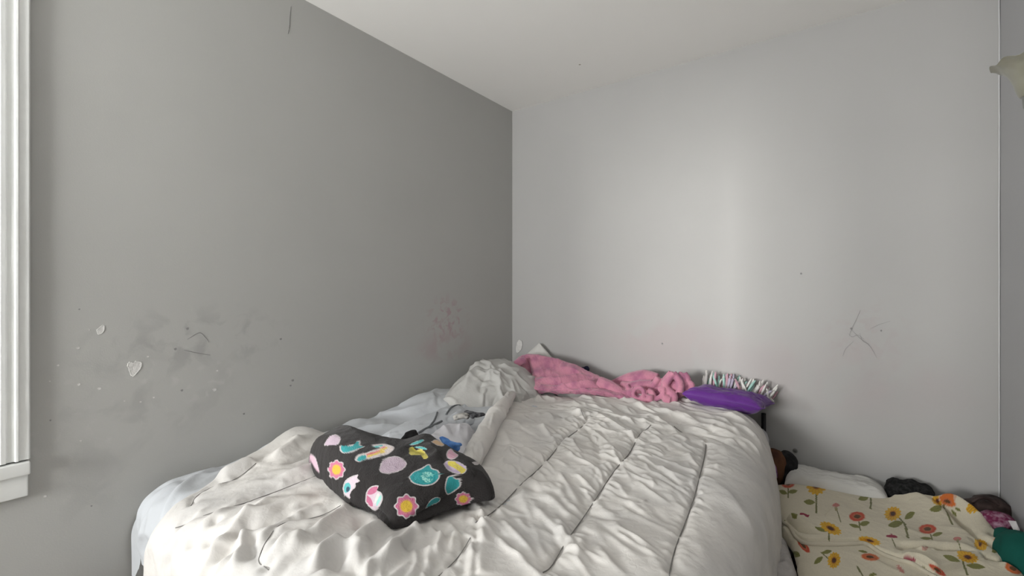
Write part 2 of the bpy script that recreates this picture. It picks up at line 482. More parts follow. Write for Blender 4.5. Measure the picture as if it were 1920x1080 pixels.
part('casing', casing_side(WY0 - casw, -1, WZ0 - 0.01, WZ1 + casw), M_white, win)
part('head_casing', box_mesh('head_casing', (0.0, WY0 - casw, WZ1), (0.022, WY1 + casw, WZ1 + casw), 0.003), M_white, win)
zst = at(40, 868, X=0.03)[2]; zsb = at(40, 893, X=0.03)[2]; zab = at(40, 932, X=0.015)[2]
ysl = at(57, 880, X=0.03)[1]; yal = at(53, 910, X=0.02)[1]
part('sill', box_mesh('sill', (-0.05, WY0 - casw - 0.01, zsb), (0.034, ysl, zst), 0.004), M_white, win)
part('apron', box_mesh('apron', (0.0, WY0 - casw, zab), (0.02, yal, zsb), 0.003), M_white, win)
bm = bmesh.new()
add_box(bm, (-0.14, WY1 - 0.02, WZ0), (0.0, WY1, WZ1)); add_box(bm, (-0.14, WY0, WZ0), (0.0, WY0 + 0.02, WZ1)); add_box(bm, (-0.14, WY0, WZ1 - 0.02), (0.0, WY1, WZ1))
add_box(bm, (-0.14, WY0, WZ0 - 0.001), (0.0, WY1, WZ0 + 0.012))
part('jamb', bm_mesh('jamb', bm), M_white, win)
zm = (WZ0 + WZ1) / 2
for xo, a, bz in ((-0.06, WZ0 + 0.012, zm + 0.02), (-0.095, zm - 0.02, WZ1 - 0.02)):
    bm = bmesh.new()
    y0, y1 = WY0 + 0.02, WY1 - 0.02
    add_box(bm, (xo, y0, a), (xo + 0.032, y0 + 0.045, bz)); add_box(bm, (xo, y1 - 0.045, a), (xo + 0.032, y1, bz))
    add_box(bm, (xo, y0, a), (xo + 0.032, y1, a + 0.045)); add_box(bm, (xo, y0, bz - 0.04), (xo + 0.032, y1, bz))
    s = part('sash', bm_mesh('sash', bm), M_white, win)
    part('pane', box_mesh('pane', (xo + 0.014, y0 + 0.045, a + 0.045), (xo + 0.018, y1 - 0.045, bz - 0.04)), M_glass, s)
# rear window added unseen behind the camera to let in fill light
win2 = bpy.data.objects.new('added_rear_window', None); COL.objects.link(win2); win2['kind'] = 'structure'
win2.location = ((FX0 + FX1) / 2, ROOM_Y, FZ0)
bm = bmesh.new()
add_box(bm, (FX0 - 0.09, ROOM_Y, FZ0 - 0.09), (FX0, ROOM_Y + 0.02, FZ1 + 0.09)); add_box(bm, (FX1, ROOM_Y, FZ0 - 0.09), (FX1 + 0.09, ROOM_Y + 0.02, FZ1 + 0.09))
add_box(bm, (FX0, ROOM_Y, FZ1), (FX1, ROOM_Y + 0.02, FZ1 + 0.09)); add_box(bm, (FX0, ROOM_Y, FZ0 - 0.09), (FX1, ROOM_Y + 0.02, FZ0))
part('casing', bm_mesh('casing', bm), M_white, win2)
zm2 = (FZ0 + FZ1) / 2
for yo, a, bz in ((ROOM_Y - 0.07, FZ0, zm2 + 0.02), (ROOM_Y - 0.11, zm2 - 0.02, FZ1)):
    bm = bmesh.new()
    add_box(bm, (FX0, yo, a), (FX0 + 0.045, yo + 0.032, bz)); add_box(bm, (FX1 - 0.045, yo, a), (FX1, yo + 0.032, bz))
    add_box(bm, (FX0, yo, a), (FX1, yo + 0.032, a + 0.045)); add_box(bm, (FX0, yo, bz - 0.04), (FX1, yo + 0.032, bz))
    s = part('sash', bm_mesh('sash', bm), M_white, win2)
    part('pane', box_mesh('pane', (FX0 + 0.045, yo + 0.014, a + 0.045), (FX1 - 0.045, yo + 0.018, bz - 0.04)), M_glass, s)

# ------------------------------------------------------------------ wear on the walls
def wall_patch(name, pxs, wall, mat, side, thick=0.0012, jag=0.0):
    """a flat flake of bare plaster with a raised rim, outline taken on the wall plane"""
    P = np.array([at(x, y, X=0.0) if side == 'L' else at(x, y, Y=0.0) for x, y in pxs])
    if side == 'B': P[:, 1] = -0.004
    P = smooth_line(np.vstack([P, P[:1]]), 4)[:-1]
    c = P.mean(0)
    if jag:
        th = np.arange(len(P)); P = c + (P - c) * (1 + jag * np.random.RandomState(len(P)).uniform(-1, 1, len(P)))[:, None]
    nrm = np.array([1.0, 0, 0]) if side == 'L' else np.array([0, -1.0, 0])
    bm = bmesh.new()
    a = [bm.verts.new(p) for p in P]; b = [bm.verts.new(c + (p - c) * 0.94 + nrm * thick) for p in P]; d = [bm.verts.new(c + (p - c) * 0.8 + nrm * thick * 0.6) for p in P]
    n = len(P)
    for k in range(n):
        bm.faces.new((a[k], a[(k + 1) % n], b[(k + 1) % n], b[k])); bm.faces.new((b[k], b[(k + 1) % n], d[(k + 1) % n], d[k]))
    bm.faces.new(d)
    return part(name, bm_mesh(name, bm), mat, wall)
def Z1(x, y): return (60 + x * 500 / 1227, 520 + y * 440 / 1080)
wall_patch('plaster_chip', [Z1(*p) for p in [(438, 408), (447, 388), (468, 392), (480, 384), (503, 386), (506, 408), (488, 436), (464, 462), (448, 436)]], wall_left, M_chip, 'L', 0.0015, 0.11)
wall_patch('plaster_chip', [Z1(*p) for p in [(297, 242), (310, 230), (331, 218), (333, 240), (322, 258), (304, 262)]], wall_left, M_chip, 'L', 0.0015, 0.05)
for (x, y, r) in [(212, 325, 9), (215, 493, 10), (310, 512, 10), (840, 517, 11), (560, 553, 6), (224, 752, 7), (500, 573, 6), (533, 365, 6), (83, 478, 6), (425, 570, 6), (120, 405, 7), (852, 430, 6), (262, 242, 6), (60, 1008, 10)]:
    a = np.linspace(0, 2 * np.pi, 7, endpoint=False)
    wall_patch('plaster_chip', [Z1(x + r * 0.85 * math.cos(t), y + r * 0.55 * math.sin(t)) for t in a], wall_left, M_chip, 'L', 0.001, 0.25)
for (x, y, r) in [(716, 236, 9), (660, 330, 9), (690, 520, 8), (1145, 284, 7), (1200, 474, 8), (1190, 498, 6), (975, 628, 6), (85, 658, 6), (218, 147, 6), (274, 1052, 6), (1183, 703, 6)]:
    a = np.linspace(0, 2 * np.pi, 7, endpoint=False)
    wall_patch('scuff_mark', [Z1(x + r * 0.8 * math.cos(t), y + r * 0.6 * math.sin(t)) for t in a], wall_left, M_scuff, 'L', 0.0004, 0.3)
wall_patch('plaster_chip', [(970, 642), (974, 637), (979, 640), (980, 649), (976, 658), (970, 662), (968, 655)], wall_back, M_chip, 'B', 0.0015, 0.05)
def wall_line(name, pxs, wall, mat, side, r=0.0007):
    P = np.array([at(x, y, X=0.0004) if side == 'L' else at(x, y, Y=-0.0046) for x, y in pxs])
    return part(name, tube_mesh(name, P, [r * 0.5, r, r, r * 0.5], 5, 5), mat, wall)
wall_line('crack', [(546, 12), (544, 30), (543, 50), (540, 64)], wall_left, M_crack, 'L', 0.0011)
wall_line('pencil_scratch', [Z1(715, 285), Z1(770, 255), Z1(800, 280), Z1(815, 300)], wall_left, M_scuff, 'L', 0.0009)
wall_line('pencil_scratch', [Z1(700, 335), Z1(760, 348), Z1(820, 358)], wall_left, M_scuff, 'L', 0.0009)
for s in [[(1613, 582), (1605, 600), (1596, 618), (1592, 630)], [(1596, 618), (1612, 634), (1630, 648), (1644, 671)], [(1620, 636), (1608, 628), (1598, 632), (1590, 625)],
          [(1632, 616), (1650, 608), (1670, 602)], [(1600, 640), (1585, 655), (1580, 668)], [(1612, 625), (1618, 640), (1630, 645)]]:
    wall_line('pencil_scratch', s, wall_back, M_pencil, 'B', 0.00045)
for (x, y, r) in [(1652, 620, 1.6), (1502, 513, 1.8), (1242, 644, 1.6), (1596, 616, 2)]:
    wall_patch('scuff_mark', [(x + r * math.cos(t), y + r * math.sin(t)) for t in np.linspace(0, 2 * np.pi, 6, endpoint=False)], wall_back, M_scuff, 'B', 0.0004, 0.2)
pc = at(1491, 845, Y=-0.004)
stp = thing('wall_plug', 'small round dark plug on the wall above the brown bundle', 'wall plug', tuple(pc))
def disc_y(name, c, r, d):
    th = np.linspace(0, 2 * np.pi, 20, endpoint=False)
    pr = [(r, 0), (r, -d * 0.6), (r * 0.8, -d), (0.0005, -d)]
    P = np.array([[(c[0] + q * math.cos(t), c[1] + y, c[2] + q * math.sin(t)) for t in th] for q, y in pr])
    return mesh(name, P, grid_faces(4, 20, True))
part('rim', disc_y('rim', pc, 0.0095, 0.004), plain('plug_grey', (0.20, 0.19, 0.18)), stp)
part('core', disc_y('core', pc - np.array([0, 0.003, 0]), 0.0045, 0.004), M_crack, stp)
cs = at(1087, 121, Z=ROOM_H)
ceil_spot = mesh('ceiling_spot', [[cs[0] + 0.006 * math.cos(t), cs[1] + 0.006 * math.sin(t), ROOM_H - 0.0006] for t in np.linspace(0, 2 * np.pi, 8, endpoint=False)], np.arange(8)[None, :])
part('scuff_mark', ceil_spot, plain('ceiling_stain', (0.38, 0.33, 0.27)), bpy.data.objects['ceiling'])

# ------------------------------------------------------------------ cloth machinery
class Cloth:
    """a grid of points with a relief painted along its normals; folds are tapered ridges"""
    def __init__(self, P, U=None, V=None, wrap=False):
        self.P = P; self.n, self.m = P.shape[:2]; self.wrap = wrap
        self.U = P[..., 0].copy() if U is None else U
        self.V = P[..., 1].copy() if V is None else V
        self.H = np.zeros(P.shape[:2])
        self.N = self.normals(P)
        self.pix = project(P)
        self.face = ((CAM - P) * self.N).sum(-1) > 0
        self.C = None
    def normals(self, P):
        du = np.gradient(P, axis=0)
        dv = (np.roll(P, -1, 1) - np.roll(P, 1, 1)) if self.wrap else np.gradient(P, axis=1)
        N = np.cross(du, dv); N /= np.linalg.norm(N, axis=-1, keepdims=True) + 1e-12
        return N * getattr(self, 'flip', 1)
    def set_flip(self):
        self.flip = -1; self.N = -self.N
        self.face = ((CAM - self.P) * self.N).sum(-1) > 0
    def idx(self, px, py):
        d = (self.pix[..., 0] - px) ** 2 + (self.pix[..., 1] - py) ** 2
        d = np.where(self.face, d, d + 1e6)
        return np.unravel_index(np.argmin(d), d.shape)
    def uv(self, pts):
        out = []
        for p in pts:
            k = self.idx(*p); out.append((self.U[k], self.V[k]))
        return np.array(out)
    def dist(self, L, reach):
        """distance to a polyline, arc fraction, signed side, for the vertices near it"""
        lo = L.min(0) - reach; hi = L.max(0) + reach
        mk = (self.U > lo[0]) & (self.U < hi[0]) & (self.V > lo[1]) & (self.V < hi[1])
        u = self.U[mk]; v = self.V[mk]
        best = np.full(u.shape, 1e9); fr = np.zeros(u.shape); sd = np.zeros(u.shape)
        seg = np.diff(L, axis=0); sl = np.linalg.norm(seg, axis=1) + 1e-9
        cum = np.concatenate([[0], np.cumsum(sl)]); tot = cum[-1]
        for k in range(len(seg)):
            rx = u - L[k, 0]; ry = v - L[k, 1]
            t = np.clip((rx * seg[k, 0] + ry * seg[k, 1]) / sl[k] ** 2, 0, 1)
            dx = rx - t * seg[k, 0]; dy = ry - t * seg[k, 1]
            d = np.hypot(dx, dy); b = d < best
            best[b] = d[b]; fr[b] = ((cum[k] + t * sl[k]) / tot)[b]
            sd[b] = np.sign(seg[k, 0] * ry - seg[k, 1] * rx)[b]
        return mk, best, fr, sd
    def fold(self, L, w, a, taper=(0.35, 0.35), valley=0.0, asym=0.0):
        mk, d, f, s = self.dist(L, 3.2 * w)
        if not mk.any(): return
        tp = sstep(0, max(taper[0], 1e-3), f) * sstep(0, max(taper[1], 1e-3), 1 - f)
        sdst = d * s
        ww = np.where(sdst > 0, w * (1 + asym), w * (1 - asym))
        h = np.exp(-(d / ww) ** 1.5)
        if valley: h = h - valley * np.exp(-((np.abs(sdst) - 1.9 * w) / w) ** 2)
        self.H[mk] += a * tp * h
    def foldpx(self, pts, w, a, **k):
        self.fold(smooth_line(self.uv(pts), 4), w, a, **k)
    def step(self, pts, w, a, side=1, reach=0.3, taper=0.15):
        L = smooth_line(self.uv(pts), 5)
        mk, d, f, s = self.dist(L, reach)
        sd = d * s * side
        tp = sstep(0, taper, f) * sstep(0, taper, 1 - f)
        self.H[mk] += a * tp * sstep(-w, w, sd) * sstep(reach, reach * 0.3, d)
    def scatter(self, n, cu, cv, ang, dang, ln, w, a, seed=0, curve=0.25, mask=None, pos=0.65):
        r = np.random.RandomState(seed)
        for _ in range(n):
            u = r.uniform(*cu); v = r.uniform(*cv)
            if mask is not None and not mask(u, v): continue
            th = ang + r.normal(0, dang); l = r.uniform(*ln)
            d = np.array([math.cos(th), math.sin(th)]); q = np.array([-d[1], d[0]]) * r.normal(0, curve) * l * 0.5
            c = np.array([u, v])
            ww = r.uniform(*w)
            self.fold(smooth_line([c - d * l / 2, c + q, c + d * l / 2], 4), ww, r.uniform(*a) * (1 if r.rand() < pos else -0.8), asym=r.uniform(-0.4, 0.4))
    def seam(self, pts, depth=0.010, w=0.006, wide=0.035, puck=0.02, plen=(0.03, 0.09), pamp=0.004, seed=0, both=True, bias=0.0):
        L = smooth_line(self.uv(pts), 8)
        self.fold(L, wide, -depth * 0.9, taper=(0.03, 0.03)); self.fold(L, w, -depth * 0.8, taper=(0.03, 0.03))
        r = np.random.RandomState(seed)
        cum = np.concatenate([[0], np.cumsum(np.linalg.norm(np.diff(L, axis=0), axis=1))])
        k = 0.0
        while k < cum[-1]:
            p = np.array([np.interp(k, cum, L[:, 0]), np.interp(k, cum, L[:, 1])])
            i = min(np.searchsorted(cum, k), len(L) - 1); i = max(i, 1)
            t = L[i] - L[i - 1]; t /= np.linalg.norm(t) + 1e-9
            q = np.array([-t[1], t[0]])
            for sg in ((1, -1) if both else (1,)):
                if r.rand() < 0.8:
                    l = r.uniform(*plen); dv = q * sg + t * r.normal(0, 0.3); dv = dv + np.array([0, -0.55]) * np.sign(q[0] * sg) * bias
                    self.fold(smooth_line([p + dv * 0.004, p + dv * l * 0.5 + t * r.normal(0, 0.006), p + dv * l], 3), r.uniform(0.005, 0.010), pamp * r.uniform(0.4, 1.5), taper=(0.08, 0.8))
            k += puck * r.uniform(0.6, 1.6)
        return L
    def final(self):
        if not hasattr(self, 'Q'):
            self.Q = self.P + self.N * self.H[..., None]
        return self.Q
    def build(self, name, keep=None):
        F = grid_faces(self.n, self.m, self.wrap)
        if keep is not None:
            kf = keep.ravel()[F].all(1); F = F[kf]
        if getattr(self, 'flip', 1) == 1: F = F
        else: F = F[:, ::-1]
        return mesh(name, self.final(), F, col=self.C)
    def on_surface(self, L, lift=0.0):
        Q = self.final(); out = []
        N = self.normals(Q)
        for p in L:
            d = (self.U - p[0]) ** 2 + (self.V - p[1]) ** 2
            k = np.unravel_index(np.argmin(d), d.shape)
            out.append(Q[k] + N[k] * lift)
        out = np.array(out)
        for _ in range(2):
            out[1:-1] = (out[:-2] + 2 * out[1:-1] + out[2:]) / 4
        return out
    def local(self, px, py, h=6.0):
        """affine frame of the print at a pixel: returns per-vertex offsets in pixels of the photograph"""
        k0 = self.idx(px, py)
        D = self.pix - self.pix[k0]
        near = (np.hypot(D[..., 0], D[..., 1]) < h) & self.face & (np.hypot(self.U - self.U[k0], self.V - self.V[k0]) < 0.12)
        A = np.stack([self.U[near] - self.U[k0], self.V[near] - self.V[k0]], -1)
        B = D[near]
        J, *_ = np.linalg.lstsq(A, B, rcond=None)
        J0 = getattr(self, 'J0', None)
        if J0 is not None and (near.sum() < 12 or np.linalg.cond(J) > 7 or not 0.45 < abs(np.linalg.det(J) / np.linalg.det(J0)) < 2.2):
            J = J0
        self.J = J
        W = np.stack([self.U - self.U[k0], self.V - self.V[k0]], -1)
        R = W @ J
        far = np.hypot(W[..., 0], W[..., 1]) > 0.2
        R[far] = 1e4
        R = R + (self.pix[k0] - np.array([px, py]))
        return R[..., 0], R[..., 1]
    def pixmap(self):
        from mathutils.kdtree import KDTree
        ii = np.flatnonzero(self.face.ravel()); px = self.pix.reshape(-1, 2)
        self.kd = KDTree(len(ii)); self.uf = self.U.ravel(); self.vf = self.V.ravel()
        for k in ii: self.kd.insert((px[k, 0], px[k, 1], 0.0), int(k))
        self.kd.balance()
    def uvk(self, pts):
        out = []
        for p in pts:
            r_ = self.kd.find_n((float(p[0]), float(p[1]), 0.0), 4)
            w = np.array([1 / (q[2] + 0.05) for q in r_]); ks = [q[1] for q in r_]
            out.append(((self.uf[ks] * w).sum() / w.sum(), (self.vf[ks] * w).sum() / w.sum()))
        return np.array(out)
    def poly(self, pts):
        return poly_mask(self.U, self.V, self.uvk(pts))
    def paint(self, mask, color):
        self.C[mask] = color

def dome(outline, base, H, p=2.4, q=0.75, n=120, c=None, slope=(0, 0), arc=False):
    """soft bundle over a star-shaped outline (room XY): grid from square-to-disc mapping"""
    O = np.asarray(outline, float)
    O = smooth_line(np.vstack([O, O[:1]]), 12)[:-1]
    c = O.mean(0) if c is None else np.asarray(c, float)
    th = np.arctan2(O[:, 1] - c[1], O[:, 0] - c[0]); rr = np.hypot(O[:, 0] - c[0], O[:, 1] - c[1])
    o = np.argsort(th); th = th[o]; rr = rr[o]
    th = np.concatenate([th - 2 * np.pi, th, th + 2 * np.pi]); rr = np.tile(rr, 3)
    a = np.linspace(-1, 1, n)
    x, y = np.meshgrid(a, a, indexing='ij')
    dx = x * np.sqrt(1 - y * y / 2); dy = y * np.sqrt(1 - x * x / 2)
    r = np.hypot(dx, dy); t = np.arctan2(dy, dx)
    R = np.interp(t, th, rr)
    X = c[0] + r * R * np.cos(t); Y = c[1] + r * R * np.sin(t)
    r = np.clip(r, 0, 1)
    z = base + H * (1 - r ** p) ** q + (slope[0] * (X - c[0]) + slope[1] * (Y - c[1])) * (1 - r ** 4)
    P = np.stack([X, Y, z], -1)
    if not arc: return P
    ks = np.linspace(0, 1, 90)[None, None, :] * r[..., None]
    dz = np.diff(H * (1 - ks ** p) ** q, axis=-1); dr = np.diff(ks, axis=-1) * R[..., None]
    sl = np.sqrt(dz ** 2 + dr ** 2).sum(-1)
    return P, c[0] + sl * np.cos(t), c[1] + sl * np.sin(t)

def outline_px(pts, z):
    return [at(p[0], p[1], Z=(p[2] if len(p) > 2 else z))[:2] for p in pts]

def remeshed(name, pieces, mat, parent=None, voxel=0.005, smooth=6, **tags):
    """several overlapping soft pieces fused into one skin"""
    bm = bmesh.new()
    for V, F in pieces:
        vs = [bm.verts.new(v) for v in V]
        for f in F:
            try: bm.faces.new([vs[k] for k in f])
            except ValueError: pass
    bmesh.ops.recalc_face_normals(bm, faces=bm.faces[:])
    me = bpy.data.meshes.new('tmp'); bm.to_mesh(me); bm.free()
    o = bpy.data.objects.new('tmp', me); COL.objects.link(o)
    rm = o.modifiers.new('r', 'REMESH'); rm.mode = 'VOXEL'; rm.voxel_size = voxel; rm.use_smooth_shade = True
    if smooth:
        s = o.modifiers.new('s', 'SMOOTH'); s.iterations = smooth; s.factor = 0.5
    dg = bpy.context.evaluated_depsgraph_get()
    m2 = bpy.data.meshes.new_from_object(o.evaluated_get(dg))
    bpy.data.objects.remove(o); bpy.data.meshes.remove(me)
    m2.name = name
    m2.polygons.foreach_set('use_smooth', np.ones(len(m2.polygons), dtype=bool))
    if parent is not None:
        return part(name, m2, mat, parent)
    return link(name, m2, mat, None, **tags)

def tube_piece(pts, rad, seg=10, n=6, flat=1.0):
    P, c, T = tube_arrays(pts, rad, seg, n, flat)
    N = len(P)
    V = np.vstack([P.reshape(-1, 3), c[:1], c[-1:]])
    F = [tuple(f) for f in grid_faces(N, seg, True)]
    F += [(k, (k + 1) % seg, N * seg) for k in range(seg)] + [((N - 1) * seg + (k + 1) % seg, (N - 1) * seg + k, N * seg + 1) for k in range(seg)]
    return V, F

def blob_piece(c, r, seed=0, rough=0.15, n=18):
    a = np.linspace(0, np.pi, n); b = np.linspace(0, 2 * np.pi, 2 * n, endpoint=False)
    A, B = np.meshgrid(a, b, indexing='ij')
    D = np.stack([np.sin(A) * np.cos(B), np.sin(A) * np.sin(B), np.cos(A)], -1)
    k = 1 + rough * (fbm(D[..., 0] * 2 + D[..., 2] * 3 + 9, D[..., 1] * 2 + 7, seed, 3))
    k[0] = k[0].mean(); k[-1] = k[-1].mean()
    P = np.asarray(c) + D * k[..., None] * np.asarray(r)
    return P.reshape(-1, 3), [tuple(f) for f in grid_faces(n, 2 * n, True)]

def solid_dome_piece(P):
    """dome grid closed underneath, as a piece"""
    n, m = P.shape[:2]
    B = P.copy(); B[..., 2] = P[..., 2].min() - 0.004
    V = np.vstack([P.reshape(-1, 3), B.reshape(-1, 3)])
    F = [tuple(f) for f in grid_faces(n, m)]
    F2 = [tuple(k + n * m for k in f[::-1]) for f in F]
    ring = [i * m for i in range(n)] + [(n - 1) * m + j for j in range(1, m)] + [i * m + m - 1 for i in range(n - 2, -1, -1)] + [j for j in range(m - 2, 0, -1)]
    S = [(ring[k], ring[(k + 1) % len(ring)], ring[(k + 1) % len(ring)] + n * m, ring[k] + n * m) for k in range(len(ring))]
    return V, F + F2 + S

# ------------------------------------------------------------------ the bed
bed = thing('bed', 'queen bed with mattress and dark box spring pushed into the corner', 'bed', (0.79, -1.03, 0))
part('mattress', box_mesh('mattress', (0.045, -1.945, 0.40), (1.50, -0.06, 0.642), 0.05), M_matt, bed)
part('box_spring', box_mesh('box_spring', (0.045, -1.94, 0.17), (1.50, -0.06, 0.40), 0.015), M_boxs, bed)
for (x, y) in ((0.07, -0.05), (1.47, -0.05)):
    part('headboard_post', tube_mesh('headboard_post', [(x, y + 0.012, 0.0), (x, y + 0.012, 0.35), (x, y + 0.012, 0.69)], 0.010, 10, 2), M_metal, bed)
for zz in (0.42, 0.52, 0.61):
    part('headboard_rail', tube_mesh('headboard_rail', [(0.07, -0.038, zz), (0.8, -0.038, zz), (1.47, -0.038, zz)], 0.008, 8, 2), M_metal, bed)
for (x, y) in ((0.08, -1.9), (1.45, -1.9), (0.08, -0.15), (1.45, -0.15)):
    part('leg', tube_mesh('leg', [(x, y, 0), (x, y, 0.09), (x, y, 0.175)], 0.02, 10, 2), M_metal, bed)

def arc_profile(s, E, R):
    a = s - (E - R)
    ph = np.clip(a / R, 0, np.pi / 2); b = np.clip(a - R * np.pi / 2, 0, None)
    x = np.where(a <= 0, s, E - R + R * np.sin(ph)); dr = np.where(a <= 0, 0, R * (1 - np.cos(ph))) + b
    return x, dr

# --- fitted sheet
n, m = 260, 330
t = np.linspace(0.05, 2.24, m); s0 = np.linspace(0.012, 1.2, n)
S, T = np.meshgrid(s0, t, indexing='ij')
y, dry = arc_profile(T, 1.995 + 0 * S, 0.10)
z = 0.672 - dry
x = S.copy()
def mound(X, Y, cx, cy, wx, wy, a): return a * np.exp(-((X - cx) / wx) ** 2 - ((Y - cy) / wy) ** 2)
on = (dry < 0.12)
z = z + mound(x, y, 0.10, 1.52, 0.12, 0.10, 0.055) + mound(x, y, 0.06, 0.82, 0.16, 0.26, 0.075) + mound(x, y, 0.12, 1.22, 0.10, 0.10, 0.02) + mound(x, y, 0.15, 0.45, 0.25, 0.2, 0.04)
z = z + 0.012 * fbm(S * 5, T * 4, 21, 3)
z = z - 0.05 * sstep(0.05, 0.0, S - 0.012)
x = x + 0.03 * sstep(0.0, 0.2, dry) * np.sin(S * 30)
sheet = Cloth(np.stack([x, -y, np.maximum(z, 0.05)], -1), S, -T)
if sheet.N[n // 2, m // 2, 2] < 0: sheet.set_flip()
sheet.scatter(90, (0.03, 0.7), (-1.45, -0.4), 1.9, 0.5, (0.06, 0.25), (0.008, 0.018), (0.003, 0.009), seed=1)
sheet.scatter(50, (0.03, 0.4), (-2.1, -1.4), 1.7, 0.4, (0.08, 0.25), (0.01, 0.02), (0.003, 0.008), seed=2)
for pts, w, a in [([(590, 812), (640, 795), (700, 785)], 0.02, 0.018), ([(690, 800), (760, 770), (830, 745)], 0.018, 0.012), ([(720, 800), (790, 785), (850, 760)], 0.014, -0.012),
                  ([(640, 812), (700, 800), (760, 795)], 0.013, 0.012), ([(285, 950), (272, 990), (268, 1015)], 0.012, 0.008), ([(430, 868), (370, 895), (320, 940), (295, 990)], 0.014, 0.012), ([(400, 872), (340, 905), (300, 950)], 0.010, -0.008), ([(340, 925), (310, 970), (292, 1020)], 0.010, -0.008), ([(300, 930), (283, 980), (280, 1020)], 0.010, 0.008)]:
    sheet.foldpx(pts, w, a)
hem = 2.16 + 0.02 * np.sin(S * 40) + 0.012 * fbm(S * 60, S * 0, 33, 2)
keep = (T < hem)
link('bed_sheet', sheet.build('bed_sheet', keep), M_sheet, label='bluish white bed sheet showing along the left wall and hanging at the bed foot', cat='bed sheet')

# --- comforter
n, m = 500, 720
tt = np.linspace(0.10, 2.50, m)
def xl_of(yv):
    return np.interp(yv, [0.1, 0.45, 0.55, 1.22, 1.30, 1.42, 1.52, 1.70, 1.95, 2.05, 2.5], [0.36, 0.36, 0.38, 0.74, 0.74, 0.30, 0.11, 0.14, 0.27, 0.28, 0.26])
xl = xl_of(np.minimum(tt, 2.2))
xl = np.convolve(np.pad(xl, 12, mode='edge'), np.ones(25) / 25, 'valid')
k = np.linspace(0, 1, n)
S = xl[None, :] + (2.02 - xl[None, :]) * k[:, None]
T = np.repeat(tt[None, :], n, 0)
E = np.interp(T, [0.1, 0.2, 0.45, 0.8, 2.5], [1.475, 1.51, 1.56, 1.592, 1.60])
x, drx = arc_profile(S, E, 0.15)
y, dry = arc_profile(T, 2.035, 0.11)
z = 0.712 - drx - dry
x = x + 0.018 * sstep(0.10, 0.28, drx) - 0.05 * sstep(0.30, 0.42, drx)
# puffy body
pz = 0.018 * fbm(S * 2.2, T * 2.0, 5, 2) + mound(S, T, 1.30, 0.35, 0.25, 0.25, 0.022) + mound(S, T, 0.62, 1.72, 0.3, 0.2, 0.012) + mound(S, T, 0.14, 1.55, 0.13, 0.1, 0.045) + mound(S, T, 0.13, 1.78, 0.12, 0.12, 0.01)
pz = pz * np.exp(-(drx + dry) / 0.25)
z = z + pz
# the left and head edges turn down to the sheet
edl = S - xl[None, :]
z = z - 0.05 * (1 - np.sqrt(np.clip(1 - (1 - np.clip(edl / 0.035, 0, 1)) ** 2, 0, 1)))
hd = T - (0.15 + 0.05 * np.sin(S * 5))
z = z - 0.06 * (1 - np.sqrt(np.clip(1 - (1 - np.clip(hd / 0.05, 0, 1)) ** 2, 0, 1)))
z = np.maximum(z, 0.12)
comf = Cloth(np.stack([x, -y, z], -1), S, -T)
if comf.N[n // 2, m // 2, 2] < 0: comf.set_flip()
seams = []
SA = [(893, 985), (937, 945), (984, 894), (1022, 860), (1056, 822), (1098, 788), (1090, 776)]
SB = [(1018, 1078), (1056, 1017), (1113, 935), (1148, 882), (1176, 850), (1198, 809), (1220, 798)]
SCm = [(1255, 1078), (1267, 1023), (1286, 967), (1305, 910), (1321, 847), (1321, 822), (1299, 809), (1264, 800)]
SD = [(640, 870), (559, 900), (490, 924), (445, 943), (365, 971), (330, 990)]
SE = [(481, 869), (434, 898), (405, 905), (365, 927), (357, 949)]
SF = [(639, 953), (559, 971), (528, 982), (506, 1000), (490, 1018), (479, 1044), (486, 1058), (506, 1069)]
SG = [(882, 1010), (836, 1058), (804, 1079)]
for q, (sm, pa) in enumerate([(SA, 0.0055), (SB, 0.0055), (SCm, 0.0035), (SD, 0.0028), (SE, 0.0034), (SF, 0.0045), (SG, 0.003)]):
    seams.append(comf.seam(sm, pamp=pa, seed=60 + q, plen=(0.03, 0.11 if q < 2 else 0.06), depth=0.010 if q < 3 else 0.008, bias=1.0 if q < 3 else 0.0))
# wrinkles across the panels
comf.scatter(250, (0.80, 1.42), (-1.95, -0.55), -0.58, 0.20, (0.07, 0.24), (0.005, 0.010), (0.003, 0.010), seed=3)
comf.scatter(110, (0.85, 1.45), (-1.4, -0.5), 0.9, 0.6, (0.03, 0.09), (0.005, 0.009), (0.002, 0.005), seed=4)
comf.scatter(110, (0.45, 1.50), (-0.62, -0.17), -0.55, 0.22, (0.10, 0.28), (0.008, 0.016), (0.004, 0.011), seed=5)
comf.scatter(60, (1.36, 1.85), (-1.6, -0.3), -0.5, 0.35, (0.08, 0.26), (0.012, 0.026), (0.002, 0.005), seed=6)
comf.scatter(40, (0.45, 0.85), (-1.25, -0.5), -0.4, 0.45, (0.08, 0.2), (0.008, 0.015), (0.004, 0.010), seed=7, mask=lambda u, v: u > xl_of(-v) + 0.06)
comf.scatter(46, (0.60, 1.10), (-2.25, -1.85), 1.70, 0.20, (0.18, 0.40), (0.007, 0.014), (0.004, 0.011), seed=8)
comf.scatter(22, (0.20, 0.60), (-1.95, -1.55), 1.0, 0.25, (0.10, 0.24), (0.007, 0.012), (0.002, 0.006), seed=9)
comf.scatter(22, (0.28, 0.7), (-2.3, -1.95), 1.7, 0.25, (0.15, 0.3), (0.009, 0.016), (0.003, 0.007), seed=10)
